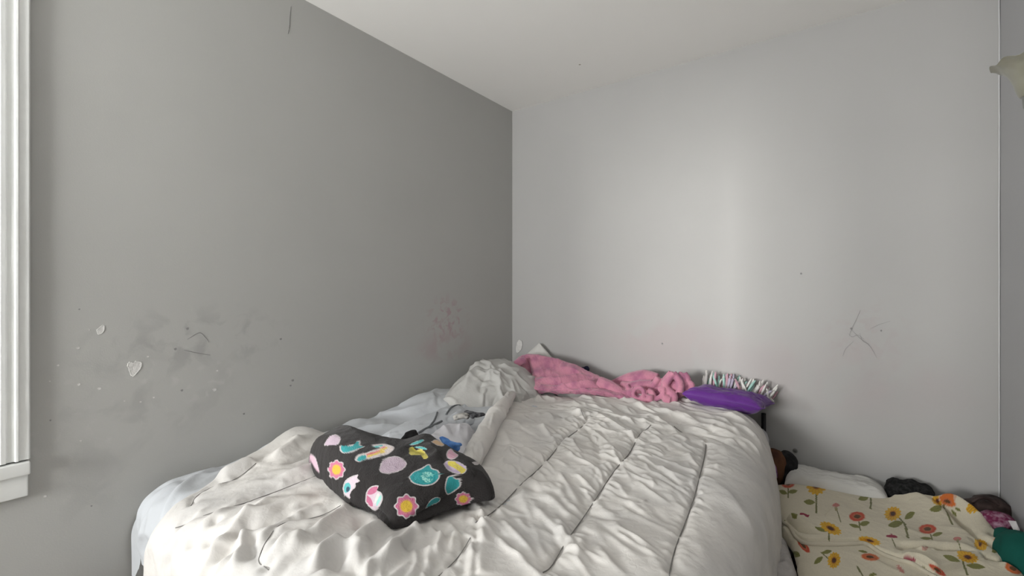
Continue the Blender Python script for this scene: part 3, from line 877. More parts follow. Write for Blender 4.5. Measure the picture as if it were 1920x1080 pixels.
for pts, w, a in [
    ([(443, 984), (439, 1018), (434, 1053)], 0.014, -0.022), ([(474, 996), (468, 1029), (461, 1060)], 0.014, -0.024), ([(446, 982), (483, 982), (517, 971), (561, 951)], 0.014, -0.020),
    ([(430, 972), (470, 966), (512, 955), (590, 925)], 0.016, 0.018), ([(374, 1004), (345, 1031)], 0.014, -0.014), ([(419, 995), (374, 1029)], 0.012, -0.014),
    ([(403, 1035), (374, 1071)], 0.012, -0.018), ([(428, 1018), (410, 1062)], 0.012, -0.018), ([(325, 1011), (299, 1031)], 0.012, -0.014), ([(410, 967), (394, 987)], 0.010, -0.012),
    ([(456, 988), (452, 1030), (446, 1075)], 0.010, 0.016), ([(422, 1000), (400, 1040), (392, 1075)], 0.010, 0.010),
    ([(730, 985), (690, 1008), (666, 1028), (652, 1078)], 0.018, 0.028), ([(655, 1036), (632, 1060), (620, 1078)], 0.020, -0.026), ([(643, 1015), (607, 1040), (588, 1077)], 0.014, 0.024),
    ([(657, 944), (607, 990), (579, 1019)], 0.012, 0.018), ([(680, 967), (675, 994)], 0.012, -0.016), ([(788, 987), (758, 1017), (707, 1072)], 0.014, 0.022), ([(781, 999), (756, 1038)], 0.011, -0.018),
    ([(560, 1012), (552, 1030), (545, 1040)], 0.03, 0.018), ([(804, 1022), (799, 1072)], 0.010, 0.012), ([(827, 999), (817, 1045)], 0.010, 0.014), ([(850, 999), (845, 1033)], 0.010, 0.012),
    ([(481, 862), (440, 880), (400, 895)], 0.020, 0.020), ([(565, 815), (545, 840), (500, 865)], 0.022, 0.020), ([(610, 830), (570, 855), (520, 875)], 0.012, -0.014), ([(600, 870), (560, 885), (510, 900)], 0.012, 0.014),
    ([(1000, 880), (960, 840), (940, 800)], 0.018, 0.010), ([(1045, 880), (1090, 945), (1115, 965)], 0.010, 0.007), ([(985, 930), (1040, 990), (1085, 1020)], 0.010, 0.008), ([(935, 970), (990, 1030), (1020, 1060)], 0.010, 0.008),
    ([(1095, 790), (1120, 840), (1125, 890)], 0.013, -0.008), ([(1110, 770), (1160, 800), (1195, 815)], 0.012, 0.010), ([(1230, 765), (1330, 800), (1400, 830)], 0.014, 0.008), ([(1150, 760), (1220, 790), (1290, 800)], 0.012, -0.008)]:
    comf.foldpx(pts, w, a * 1.2, taper=(0.2, 0.3))
for pts, a in [([(520, 925), (470, 960), (420, 1010), (385, 1060)], 0.012), ([(600, 925), (540, 955), (500, 985)], 0.010), ([(455, 930), (400, 965), (350, 1010), (322, 1050)], 0.010), ([(395, 945), (350, 985), (318, 1025)], 0.008),
               ([(560, 985), (530, 1020), (515, 1070)], 0.011), ([(700, 1005), (675, 1040), (668, 1078)], 0.010), ([(745, 995), (722, 1030), (690, 1075)], 0.010), ([(620, 935), (560, 948), (500, 962)], -0.010), ([(350, 1000), (322, 1040), (312, 1075)], -0.010)]:
    comf.foldpx(pts, 0.011, a, taper=(0.3, 0.3), asym=0.3)
# overlap edge running down from the black blanket
comf.foldpx([(893, 925), (890, 985), (886, 1040), (884, 1079)], 0.024, 0.009, taper=(0.1, 0.02), asym=0.5)
comf.foldpx([(897, 925), (895, 985), (892, 1040), (890, 1079)], 0.006, -0.009, taper=(0.1, 0.02))
def blur(H, k):
    for _ in range(k):
        Q = np.pad(H, 1, mode='edge'); H = (Q[:-2, 1:-1] + Q[2:, 1:-1] + Q[1:-1, :-2] + Q[1:-1, 2:] + 2 * H) / 6
    return H
soft = sstep(1.12, 0.85, S) * sstep(1.45, 1.7, T)          # the foot of the comforter lies in softer folds
comf.H = blur(comf.H, 2) * (1 - soft) + blur(comf.H, 8) * 1.1 * soft
comf.H += 0.0016 * fbm(S * 16, T * 16, 77, 3)
comforter = thing('comforter', 'rumpled off-white quilted comforter spread over the bed', 'comforter', (0.9, -1.1, 0.66))
part('cover', comf.build('cover'), M_comf, comforter)
for q, L in enumerate(seams):
    part('seam', tube_mesh('seam', comf.on_surface(L[::2], 0.0020 if q < 3 else 0.0008), 0.0014 if q < 3 else 0.0010, 6, 2), M_seam, comforter)
# rolled edge of the comforter
rl = [at(862, 892, Z=0.712), at(880, 866, Z=0.718), at(898, 838, Z=0.722), at(915, 805, Z=0.728), at(932, 778, Z=0.73), at(946, 757, Z=0.728), at(962, 738, Z=0.722)]
P, c, T_ = tube_arrays(rl, [0.004, 0.030, 0.036, 0.036, 0.036, 0.029, 0.020], 64, 24)
th = np.linspace(0, 2 * np.pi, 64, endpoint=False)
ln = np.concatenate([[0], np.cumsum(np.linalg.norm(np.diff(c, axis=0), axis=1))])
A_, B_ = np.meshgrid(ln, th * 0.034, indexing='ij')
roll = Cloth(P, A_, B_, wrap=True)
if (roll.N[60, :, 2] * np.sign(P[60, :, 2] - c[60, 2])).mean() < 0: roll.set_flip()
roll.scatter(50, (0, ln[-1]), (0, 0.21), 0.25, 0.3, (0.05, 0.2), (0.004, 0.009), (0.002, 0.004), seed=12)
roll.scatter(12, (ln[-1] * 0.50, ln[-1] * 0.64), (0, 0.21), 1.5, 0.15, (0.05, 0.12), (0.004, 0.008), (0.002, 0.004), seed=13)
roll.H += 0.007 * np.exp(-((A_ - ln[-1] * 0.56) / 0.03) ** 2)
part('rolled_edge', roll.build('rolled_edge'), M_comf, comforter)

# ------------------------------------------------------------------ more soft shapes
def pillow_mesh(name, c, a, b, h, rot, n=60, e=3.0, pinch=0.06, seed=0, rough=0.05, hb=None, wr=0.0):
    """stuffed rectangle: two puffed faces meeting in a side seam; rot is a 3x3 matrix"""
    u = np.sin(np.linspace(-np.pi / 2, np.pi / 2, n))
    U, V = np.meshgrid(u, u, indexing='ij')
    inw = 1 - pinch * (1 - np.abs(U) ** 2) * 0 
    X = a * U * (1 - pinch * (1 - V ** 2)); Y = b * V * (1 - pinch * (1 - U ** 2))
    prof = np.clip((1 - np.abs(U) ** e) * (1 - np.abs(V) ** e), 0, None) ** 0.5
    out = []
    for sg, hh in ((1, h), (-1, hb or h)):
        Zz = sg * hh * prof * (1 + rough * 3 * fbm(U * 2 + 5, V * 2 + sg * 3, seed, 3))
        if wr: Zz = Zz + sg * wr * fbm(U * 6 + 2, V * 9 + sg, seed + 9, 3) * np.clip(prof * 2, 0, 1)
        out.append(np.stack([X, Y, Zz], -1))
    rot = np.array(rot)
    G = [o @ rot.T + np.asarray(c) for o in out]
    F = grid_faces(n, n)
    V_ = np.vstack([G[0].reshape(-1, 3), G[1].reshape(-1, 3)])
    F_ = np.vstack([F, F[:, ::-1] + n * n])
    me = mesh(name, V_, F_)
    bm = bmesh.new(); bm.from_mesh(me); bmesh.ops.remove_doubles(bm, verts=bm.verts[:], dist=1e-5); bmesh.ops.recalc_face_normals(bm, faces=bm.faces[:]); bm.to_mesh(me); bm.free()
    me.polygons.foreach_set('use_smooth', np.ones(len(me.polygons), dtype=bool))
    return me

def rotm(rx=0, ry=0, rz=0):
    return np.array(Matrix.Rotation(rz, 3, 'Z') @ Matrix.Rotation(ry, 3, 'Y') @ Matrix.Rotation(rx, 3, 'X'))

def loft(lines, n=200, m=120):
    """surface through several 3D lines"""
    L = []
    for l in lines:
        q = smooth_line(l, 12)
        s = np.concatenate([[0], np.cumsum(np.linalg.norm(np.diff(q, axis=0), axis=1))]); s /= s[-1]
        L.append(np.stack([np.interp(np.linspace(0, 1, n), s, q[:, k]) for k in range(3)], -1))
    L = np.array(L)                                   # lines x n x 3
    out = np.empty((n, m, 3))
    for i in range(n):
        q = smooth_line(L[:, i], 16)
        s = np.linspace(0, 1, len(q)); out[i] = np.stack([np.interp(np.linspace(0, 1, m), s, q[:, k]) for k in range(3)], -1)
    return out

def pxY(pts): return [at(p[0], p[1], Y=p[2]) for p in pts]
def pxZ(pts): return [at(p[0], p[1], Z=p[2]) for p in pts]

def poly_mask(x, y, pts):
    ins = np.zeros(x.shape, bool); n = len(pts)
    for k in range(n):
        x1, y1 = pts[k]; x2, y2 = pts[(k + 1) % n]
        if y1 == y2: continue
        c = ((y1 > y) != (y2 > y)) & (x < (x2 - x1) * (y - y1) / (y2 - y1) + x1)
        ins ^= c
    return ins

def ell(x, y, cx, cy, a, b, ang=0.0):
    c, s = math.cos(ang), math.sin(ang)
    X = (x - cx) * c + (y - cy) * s; Y = -(x - cx) * s + (y - cy) * c
    return np.hypot(X / a, Y / b)

def seg_d(x, y, x1, y1, x2, y2):
    dx, dy = x2 - x1, y2 - y1
    t = np.clip(((x - x1) * dx + (y - y1) * dy) / (dx * dx + dy * dy + 1e-9), 0, 1)
    return np.hypot(x - x1 - t * dx, y - y1 - t * dy)

# ------------------------------------------------------------------ pillows at the head of the bed
P = dome([(0.05, -0.30), (0.20, -0.16), (0.36, -0.20), (0.47, -0.34), (0.44, -0.52), (0.36, -0.70), (0.20, -0.86), (0.07, -0.72), (0.045, -0.5)], 0.675, 0.20, p=1.9, q=0.9, n=170, c=(0.20, -0.43))
cas = Cloth(P)
if cas.N[85, 85, 2] < 0: cas.set_flip()
cas.scatter(90, (0.06, 0.46), (-0.85, -0.2), 1.3, 0.7, (0.06, 0.2), (0.006, 0.014), (0.004, 0.014), seed=14)
for pts, w, a in [([(905, 672), (880, 705), (868, 745)], 0.016, 0.016), ([(915, 700), (900, 730), (915, 745)], 0.014, -0.014), ([(940, 690), (935, 715), (950, 740)], 0.014, 0.014), ([(880, 715), (910, 710), (945, 722)], 0.012, -0.010), ([(903, 669), (906, 674)], 0.012, 0.012)]:
    cas.foldpx(pts, w, a)
link('pillow', cas.build('pillow'), M_case, label='crumpled grey-white pillow heaped against the left wall in the room corner', cat='pillow')

ap = at(1006, 645, Y=-0.06)
link('pillow', pillow_mesh('corner_pillow', (ap[0] + 0.012, -0.065, ap[2] - 0.205), 0.150, 0.150, 0.045, rotm(math.pi / 2 - 0.08, 0, 0) @ rotm(0, 0, math.pi / 4), seed=3, pinch=-0.06), M_pillow,
     label='white pillow standing on its corner behind the pink blanket', cat='pillow')

# ------------------------------------------------------------------ pink blanket
pinkb = thing('fleece_blanket', 'bunched pink fleece blanket lying along the head of the bed', 'blanket', (0.7, -0.25, 0.72))
lines = [pxY([(957, 704, -0.20), (985, 700, -0.10), (1030, 702, -0.08), (1070, 708, -0.08), (1110, 718, -0.08), (1150, 728, -0.09), (1185, 735, -0.10)]),
         pxY([(958, 683, -0.24), (984, 664, -0.20), (1028, 669, -0.18), (1070, 681, -0.17), (1110, 699, -0.16), (1150, 717, -0.17), (1185, 727, -0.17)]),
         pxY([(962, 690, -0.30), (988, 690, -0.27), (1030, 693, -0.25), (1070, 702, -0.24), (1110, 712, -0.23), (1150, 724, -0.22), (1187, 734, -0.21)]),
         pxY([(972, 706, -0.35), (994, 714, -0.35), (1036, 716, -0.34), (1075, 718, -0.33), (1112, 722, -0.31), (1150, 733, -0.28), (1188, 743, -0.25)]),
         pxY([(984, 720, -0.38), (1002, 729, -0.40), (1044, 731, -0.39), (1080, 732, -0.38), (1115, 735, -0.35), (1150, 741, -0.31), (1189, 751, -0.28)]),
         pxY([(990, 728, -0.36), (1006, 736, -0.37), (1046, 738, -0.36), (1082, 739, -0.35), (1116, 742, -0.32), (1150, 748, -0.29), (1189, 756, -0.26)])]
pk = Cloth(loft(lines, 260, 150))
pk.U, pk.V = np.meshgrid(np.linspace(0, 0.70, 260), np.linspace(0, 0.30, 150), indexing='ij')
if ((CAM - pk.P) * pk.N).sum(-1)[100:160, 60:110].mean() < 0: pk.set_flip()
for pts, w, a in [([(984, 668), (992, 690), (993, 712)], 0.012, -0.022), ([(974, 676), (981, 700), (990, 722)], 0.014, 0.016), ([(1000, 705), (1050, 706), (1100, 700)], 0.010, -0.012),
                  ([(1000, 713), (1050, 709), (1110, 705)], 0.012, 0.014), ([(1010, 720), (1060, 716), (1120, 712)], 0.009, -0.010), ([(1030, 727), (1080, 722), (1140, 722)], 0.012, 0.012),
                  ([(1060, 730), (1110, 724), (1150, 730)], 0.009, -0.009), ([(1040, 690), (1080, 695), (1100, 712)], 0.014, 0.008), ([(1120, 708), (1150, 725), (1175, 742)], 0.014, 0.014)]:
    pk.foldpx(pts, w, a * 1.7)
pk.scatter(90, (0, 0.70), (0.03, 0.3), 0.1, 0.5, (0.04, 0.14), (0.005, 0.010), (0.002, 0.006), seed=15)
pk.H += 0.0012 * fbm(pk.U * 90, pk.V * 90, 8, 3)
part('main_fold', pk.build('main_fold'), M_pink, pinkb)
def Z3(x, y, Y): return at(1100 + x / 8.727, 670 + y / 8.727, Y=Y)
def T3(pts, rad, Y, flat=1.0):
    return tube_piece([Z3(p[0], p[1], (p[2] if len(p) > 2 else Y)) for p in pts], [q * 1.28 for q in rad], 12, 6, flat)
tab = tube_piece(pxY([(962, 696, -0.36), (964, 688, -0.35), (972, 680, -0.32), (984, 676, -0.28)]), [0.014, 0.022, 0.024, 0.02], 12, 5)
remeshed('corner_tab', [tab], M_pink, pinkb, voxel=0.005, smooth=3)
ruff = [T3([(430, 450), (700, 370), (950, 335), (1180, 345)], [0.02, 0.03, 0.034, 0.02], -0.13),
        T3([(200, 440), (380, 500), (560, 590), (650, 600)], [0.034, 0.03, 0.022, 0.014], -0.25),
        T3([(560, 470), (720, 500), (900, 480), (1090, 450)], [0.02, 0.026, 0.028, 0.02], -0.19),
        T3([(640, 640), (800, 690), (950, 700), (1050, 650)], [0.014, 0.022, 0.024, 0.016], -0.25),
        T3([(1150, 600), (1260, 560), (1420, 480), (1560, 460), (1680, 480)], [0.02, 0.036, 0.05, 0.044, 0.02], -0.17),
        T3([(1385, 245), (1290, 360), (1220, 450), (1150, 520)], [0.011, 0.012, 0.013, 0.010], -0.20),
        T3([(1420, 250), (1330, 370), (1280, 450), (1330, 540), (1420, 620), (1420, 690), (1370, 720)], [0.010, 0.014, 0.016, 0.015, 0.015, 0.016, 0.013], -0.245),
        T3([(1280, 610), (1300, 680), (1380, 710)], [0.013, 0.016, 0.014], -0.265),
        T3([(1420, 250), (1480, 330), (1530, 430), (1530, 570)], [0.011, 0.013, 0.015, 0.014], -0.235),
        T3([(1500, 265), (1560, 300), (1590, 420), (1590, 580)], [0.010, 0.011, 0.012, 0.012], -0.21),
        T3([(1600, 255), (1650, 340), (1660, 400), (1730, 465), (1680, 560), (1610, 600)], [0.010, 0.012, 0.012, 0.011, 0.012, 0.010], -0.20),
        T3([(1180, 330), (1120, 420), (1060, 470), (900, 480)], [0.012, 0.014, 0.013, 0.012], -0.21),
        T3([(1000, 540), (1070, 570), (1100, 640), (1090, 690), (1180, 660), (1250, 590), (1250, 520), (1180, 530)], [0.010, 0.009, 0.009, 0.010, 0.009, 0.009, 0.010, 0.010], -0.265),
        T3([(650, 450), (690, 520), (720, 550), (790, 520)], [0.009, 0.009, 0.010, 0.010], -0.235),
        T3([(660, 660), (740, 620), (770, 600), (720, 570), (650, 590)], [0.009, 0.010, 0.010, 0.009, 0.009], -0.25),
        T3([(560, 640), (600, 600), (640, 560)], [0.009, 0.010, 0.009], -0.24),
        T3([(800, 700), (860, 730), (940, 740), (1030, 690), (1040, 610)], [0.010, 0.013, 0.014, 0.014, 0.012], -0.285)]
ruff += [blob_piece(Z3(1480, 470, -0.16), (0.075, 0.06, 0.05), 61, 0.12), blob_piece(Z3(1330, 520, -0.17), (0.06, 0.05, 0.045), 62, 0.12), blob_piece(Z3(930, 560, -0.18), (0.08, 0.055, 0.045), 63, 0.12),
         blob_piece(Z3(700, 550, -0.19), (0.06, 0.05, 0.035), 64, 0.12), blob_piece(Z3(1130, 560, -0.18), (0.06, 0.05, 0.045), 65, 0.12), blob_piece(Z3(1610, 480, -0.16), (0.04, 0.045, 0.038), 66, 0.12)]
aa = np.linspace(0, 2 * np.pi, 13)
ruff.append(tube_piece([Z3(850 + 88 * math.cos(t), 590 + 92 * math.sin(t), -0.285) for t in aa], 0.0105, 12, 4))
remeshed('ruffled_end', ruff, M_pink, pinkb, voxel=0.0035, smooth=3)

dk = at(1099, 692, Y=-0.055)
remeshed('sock', [blob_piece(dk, (0.018, 0.02, 0.016), 4, 0.25), blob_piece(dk + np.array([-0.02, -0.005, -0.03]), (0.03, 0.022, 0.04), 6, 0.2)],
         fabric('navy_cloth', (0.02, 0.022, 0.05), weave=500), voxel=0.004, smooth=3, label='small dark navy sock tucked between pink blanket and wall', cat='sock')

# ------------------------------------------------------------------ fringed throw and purple cushion
throw = thing('fringed_throw', 'folded pastel throw with shaggy white, mint and pink fringe against the back wall', 'throw', (1.34, -0.09, 0.73))
part('folded_body', pillow_mesh('folded_body', (1.345, -0.105, 0.758), 0.155, 0.07, 0.028, rotm(0, 0.05, 0), seed=5, e=6), M_fluffy, throw)
fr_mats = [fabric('fringe_white', (0.72, 0.70, 0.67), mot=60, weave=300), fabric('fringe_mint', (0.36, 0.58, 0.52), mot=60, weave=300), fabric('fringe_rose', (0.56, 0.34, 0.40), mot=60, weave=300), fabric('fringe_lilac', (0.46, 0.42, 0.52), mot=60, weave=300)]
r = np.random.RandomState(5)
vars_ = []
for k in range(6):
    bend = r.uniform(-1.6, 1.6)
    vars_.append([tube_mesh('strand', [(0, 0, 0), (0.010 * bend, 0.002, 0.35), (0.03 * bend + 0.02, -0.004, 0.7), (0.10 * bend, 0.0, 1.0)], [0.05, 0.085, 0.095, 0.05], 6, 4) for _ in range(1)][0])
strand_me = {}
for k in range(92):
    f = k / 91
    px = 1316 + 126 * f + r.uniform(-3, 3)
    zb_px = np.interp(px, [1310, 1340, 1390, 1425, 1445], [727, 723, 727, 738, 752]); 
    zt_px = np.interp(px, [1310, 1330, 1360, 1400, 1430, 1450], [701, 699, 705, 711, 722, 738]) + r.uniform(-5, 12)
    Yk = r.uniform(-0.10, -0.035)
    b0 = at(px, zb_px + 6, Y=Yk); lean = r.normal(5, 7) + (12 * max(0, f - 0.7) / 0.3)
    t0 = at(px + lean, zt_px, Y=min(-0.018, Yk + 0.02))
    mi = int(r.choice(4, p=[0.62, 0.15, 0.14, 0.09])); vi = int(r.randint(6))
    key = (mi, vi)
    if key not in strand_me:
        mm = vars_[vi].copy(); mm.materials.append(fr_mats[mi]); strand_me[key] = mm
    o = bpy.data.objects.new('fringe_strand', strand_me[key]); COL.objects.link(o); o.parent = throw
    d = Vector(t0 - b0); L = d.length
    o.location = Vector(b0) - Vector(throw.location)
    o.rotation_euler = d.to_track_quat('Z', 'Y').to_euler()
    o.scale = (r.uniform(0.05, 0.085), r.uniform(0.05, 0.085), L)
for k in range(14):                              # ends drooping over the bed edge
    px = 1432 + r.uniform(-4, 16); py = 748 + r.uniform(-8, 3)
    b0 = at(px - 10, py - 4, Y=-0.07); t0 = at(px + r.uniform(2, 9), py + r.uniform(-4, 6), Y=-0.06)
    key = (0 if r.rand() < 0.8 else 3, int(r.randint(6)))
    if key not in strand_me:
        mm = vars_[key[1]].copy(); mm.materials.append(fr_mats[key[0]]); strand_me[key] = mm
    o = bpy.data.objects.new('fringe_strand', strand_me[key]); COL.objects.link(o); o.parent = throw
    d = Vector(t0 - b0)
    o.location = Vector(b0) - Vector(throw.location); o.rotation_euler = d.to_track_quat('Z', 'Y').to_euler(); o.scale = (0.07, 0.07, d.length)
for mm in vars_: bpy.data.meshes.remove(mm)

cush = thing('cushion', 'plump purple satin cushion on the head end of the comforter', 'cushion', (1.34, -0.19, 0.76))
part('cover', pillow_mesh('cover', (1.342, -0.195, 0.773), 0.165, 0.10, 0.040, rotm(-0.06, 0.03, -0.12), n=80, seed=11, pinch=0.05, e=4.0, wr=0.0028), M_purple, cush)
rm_ = rotm(-0.06, 0.03, -0.12)
sq = [np.array([0.163 * sx, 0.098 * sy, 0]) for sx, sy in ((-1, -1), (0, -0.95), (1, -1), (0.95, 0), (1, 1), (0, 0.95), (-1, 1), (-0.95, 0), (-1, -1))]
part('piping', tube_mesh('piping', [rm_ @ q + np.array([1.342, -0.195, 0.773]) for q in sq], 0.0022, 6, 6), M_purple, cush)

# ------------------------------------------------------------------ clothes on the sheet
def Zc(x, y): return (720 + x / 7.385, 740 + y / 7.385)
o1 = outline_px([(*Zc(*p),) for p in [(-120, 560), (100, 440), (400, 330), (700, 220), (880, 130), (1080, 110), (1200, 190), (1250, 280), (1050, 360), (800, 440), (500, 560), (200, 640)]], 0.70)
gp = Cloth(dome(o1, 0.668, 0.045, p=4, q=0.6, n=130))
if gp.N[65, 65, 2] < 0: gp.set_flip()
gp.scatter(40, (gp.U.min(), gp.U.max()), (gp.V.min(), gp.V.max()), 1.9, 0.5, (0.05, 0.15), (0.006, 0.012), (0.003, 0.007), seed=16)
garm = thing('trimmed_garment', 'crumpled pale grey garment with dark grey piping beside the wall side of the bed', 'garment', tuple(gp.P[65, 65]))
part('body', gp.build('body'), M_sheet, garm)
for pts in ([(630, 450), (700, 360), (740, 250)], [(860, 280), (940, 175), (1050, 165)], [(470, 535), (620, 460), (800, 370)], [(980, 95), (1060, 92)]):
    L = gp.uv([Zc(*p) for p in pts])
    part('piping', tube_mesh('piping', gp.on_surface(smooth_line(L, 4), 0.002), 0.0045, 6, 3), M_greytrim, garm)

o2 = outline_px([Zc(*p) for p in [(480, 600), (640, 500), (760, 400), (900, 360), (1060, 360), (1200, 370), (1290, 440), (1260, 600), (1180, 760), (950, 740), (700, 640)]], 0.715)
sh = Cloth(dome(o2, 0.668, 0.062, p=3, q=0.7, n=130))
if sh.N[65, 65, 2] < 0: sh.set_flip()
for pts, w, a in [([(800, 440), (880, 520), (920, 600)], 0.012, 0.009), ([(900, 400), (960, 520), (1000, 600)], 0.012, -0.010), ([(1060, 380), (1040, 500), (1030, 600)], 0.010, 0.009), ([(1160, 400), (1140, 520), (1150, 640)], 0.012, 0.008), ([(620, 560), (700, 580), (800, 620)], 0.010, 0.010)]:
    sh.foldpx([Zc(*p) for p in pts], w, a)
sh.scatter(25, (sh.U.min(), sh.U.max()), (sh.V.min(), sh.V.max()), 1.2, 0.8, (0.04, 0.1), (0.005, 0.010), (0.002, 0.005), seed=17)
link('shirt', sh.build('shirt'), M_shirt, label='crumpled white shirt between the black blanket and rolled comforter edge', cat='shirt')

def px_tube(pts, rad, flat=0.6): return tube_piece(pxZ(pts), rad, 10, 5, flat)
def C7(x, y, z): return (*Zc(x, y), z)
remeshed('patterned_sock', [px_tube([C7(1140, 235, .735), C7(1200, 265, .742), C7(1280, 280, .742), C7(1380, 270, .735)], [0.012, 0.02, 0.018, 0.012]), px_tube([C7(1150, 225, .74), C7(1220, 300, .742), C7(1240, 330, .735)], [0.008, 0.012, 0.008])],
         fabric('grey_black_cloth', (0.04, 0.04, 0.045), (0.20, 0.20, 0.21), mot=45, weave=400), voxel=0.004, smooth=3, label='grey and black sock lying behind the white shirt', cat='sock')
remeshed('patterned_sock', [px_tube([C7(960, 330, .738), C7(1040, 300, .745), C7(1120, 290, .745), C7(1170, 320, .738)], [0.016, 0.02, 0.02, 0.014])],
         fabric('white_black_cloth', (0.55, 0.53, 0.50), (0.02, 0.02, 0.02), mot=38, weave=400), voxel=0.004, smooth=3, label='white sock with black blotches lying behind the white shirt', cat='sock')
remeshed('blue_sock', [px_tube([C7(790, 590, .775), C7(850, 640, .772), C7(900, 690, .768), C7(980, 720, .765), C7(1040, 770, .755)], [0.008, 0.014, 0.016, 0.018, 0.010]), px_tube([C7(920, 660, .77), C7(980, 690, .775), C7(1050, 690, .765)], [0.008, 0.012, 0.010])],
         M_blue, voxel=0.0035, smooth=2, label='bright blue bunched sock at the far edge of the black blanket', cat='sock')
remeshed('black_top', [px_tube([C7(250, 640, .77), C7(340, 570, .785), C7(410, 510, .79)], [0.014, 0.022, 0.012]), px_tube([C7(330, 660, .77), C7(400, 560, .79), C7(420, 500, .79)], [0.012, 0.016, 0.008]), px_tube([C7(400, 660, .77), C7(430, 580, .785), C7(435, 530, .78)], [0.012, 0.014, 0.007])],
         M_blackcl, voxel=0.0035, smooth=1, label='black ribbed garment poking up behind the black printed blanket', cat='garment')

# ------------------------------------------------------------------ black printed blanket
def Z2(x, y): return (560 + x / 4.8, 790 + y / 4.8)
ob = [(90, 310, .735), (190, 215, .755), (290, 132, .775), (370, 126, .78), (640, 168, .785), (960, 200, .785), (1200, 148, .79), (1320, 200, .785), (1500, 300, .775), (1690, 410, .76), (1765, 540, .745), (1735, 630, .735),
      (1560, 690, .725), (1400, 745, .722), (1100, 868, .72), (930, 925, .72), (830, 930, .72), (740, 870, .72), (690, 800, .722), (560, 745, .722), (450, 700, .724), (330, 605, .724), (190, 490, .725), (125, 400, .73)]
ob2 = outline_px([(*Z2(p[0], p[1]), p[2]) for p in ob], 0.75)
cc = at(*Z2(880, 520), Z=0.79)
Pb, Ub, Vb_ = dome(ob2, 0.712, 0.062, p=4.5, q=0.6, n=330, c=cc[:2], arc=True)
# the far side stands higher than the front
depth = (Pb[..., :2] - cc[:2]) @ FWD[:2]
rr_ = np.clip((Pb[..., 2] - 0.712) / 0.062, 0, 1)
Pb[..., 2] += rr_ * (0.27 * depth + 0.016)
bl = Cloth(Pb, Ub, Vb_)
if bl.N[165, 165, 2] < 0: bl.set_flip()
for pts, w, a in [([(300, 250), (700, 330), (1200, 330), (1500, 420)], 0.05, 0.006), ([(690, 790), (760, 850), (820, 910)], 0.006, -0.012), ([(640, 700), (720, 780), (800, 880)], 0.012, 0.008),
                  ([(950, 900), (1150, 790), (1330, 670), (1480, 600)], 0.008, -0.010), ([(900, 880), (1100, 770), (1300, 640), (1450, 560)], 0.016, 0.010), ([(1450, 330), (1560, 500), (1600, 630)], 0.012, 0.004),
                  ([(1600, 420), (1680, 520), (1690, 600)], 0.010, 0.004), ([(960, 215), (1100, 270), (1250, 300)], 0.014, -0.010), ([(1180, 180), (1200, 260), (1330, 340)], 0.020, 0.010), ([(700, 200), (850, 260), (980, 320)], 0.025, 0.006), ([(1250, 280), (1350, 380), (1430, 500)], 0.016, -0.006)]:
    bl.foldpx([Z2(*p) for p in pts], w, a)
bl.H += 0.0009 * fbm(bl.U * 60, bl.V * 60, 19, 3)
bl.pix = project(bl.final())
bl.C = np.zeros(bl.P.shape, np.float32); bl.C[:] = (0.026, 0.023, 0.0225)
WHT = (0.50, 0.46, 0.46); TEAL = (0.03, 0.29, 0.30); TEAL2 = (0.10, 0.42, 0.42); PINK = (0.50, 0.15, 0.25); PALE = (0.44, 0.35, 0.41); YEL = (0.60, 0.40, 0.05); LIL = (0.50, 0.40, 0.56); MINT = (0.30, 0.62, 0.55)
bl.local(*Z2(880, 520), h=45); bl.J0 = bl.J; bl.pixmap()
def at2(cx, cy):
    x, y = bl.local(*Z2(cx, cy), h=14); return x * 4.8, y * 4.8     # offsets in zoom units
def flower(cx, cy, a, b):
    th = np.linspace(0, 2 * np.pi, 64, endpoint=False); pet = 1 + 0.10 * np.cos(8 * th)
    for k, wavy, c in ((1.0, 1, WHT), (0.88, 1, PINK), (0.62, 0, (0.55, 0.22, 0.18)), (0.5, 0, YEL)):
        q = k * (pet if wavy else 1 + 0 * th)
        bl.paint(bl.poly([Z2(cx + a * r_ * math.cos(t), cy + b * r_ * math.sin(t)) for t, r_ in zip(th, q)]), c)
def shape(cx, cy, pts, fill, grow=1.0, edge=WHT, w=12):
    x, y = at2(cx, cy)
    pts = smooth_line(np.vstack([np.array(pts, float), [pts[0]]]), 5)[:-1]
    c = pts.mean(0); nrm = pts - c; ln_ = np.linalg.norm(nrm, axis=1, keepdims=True)
    bl.paint(bl.poly([Z2(*p) for p in pts + nrm / ln_ * w]), edge)
    ins = bl.poly([Z2(*p) for p in pts]); bl.paint(ins, fill)
    x = np.where(ins, x, 1e5)
    return x, y
flower(340, 435, 76, 84); flower(970, 765, 104, 106); flower(1480, 700, 72, 62)
x, y = shape(850, 395, [(735, 420), (760, 360), (830, 325), (900, 325), (965, 375), (940, 420), (880, 450), (790, 465), (740, 450)], PALE, w=8)
for l in ((-20, -40, 0, -5), (0, -5, 60, -30), (0, -5, 40, 30)): bl.paint(seg_d(x, y, *l) < 3, (0.36, 0.28, 0.34))
x, y = shape(1130, 490, [(1000, 500), (1040, 460), (1110, 430), (1170, 395), (1195, 430), (1250, 450), (1255, 510), (1200, 560), (1110, 570), (1030, 545)], TEAL)
bl.paint((ell(x, y, 25, 5, 55, 48) < 1) & (vnoise(x / 9 + 50, y / 9 + 50, 3) > 0), MINT); bl.paint((np.abs(ell(x, y, 0, 10, 95, 62) - 1) < 0.06), (0.02, 0.22, 0.24))
shape(1390, 570, [(1330, 560), (1345, 510), (1380, 495), (1400, 520), (1440, 530), (1445, 580), (1400, 620), (1345, 650), (1325, 610)], TEAL)
shape(470, 240, [(380, 255), (385, 220), (440, 225), (490, 215), (520, 185), (545, 185), (545, 215), (580, 228), (520, 250), (440, 278), (400, 275)], TEAL)
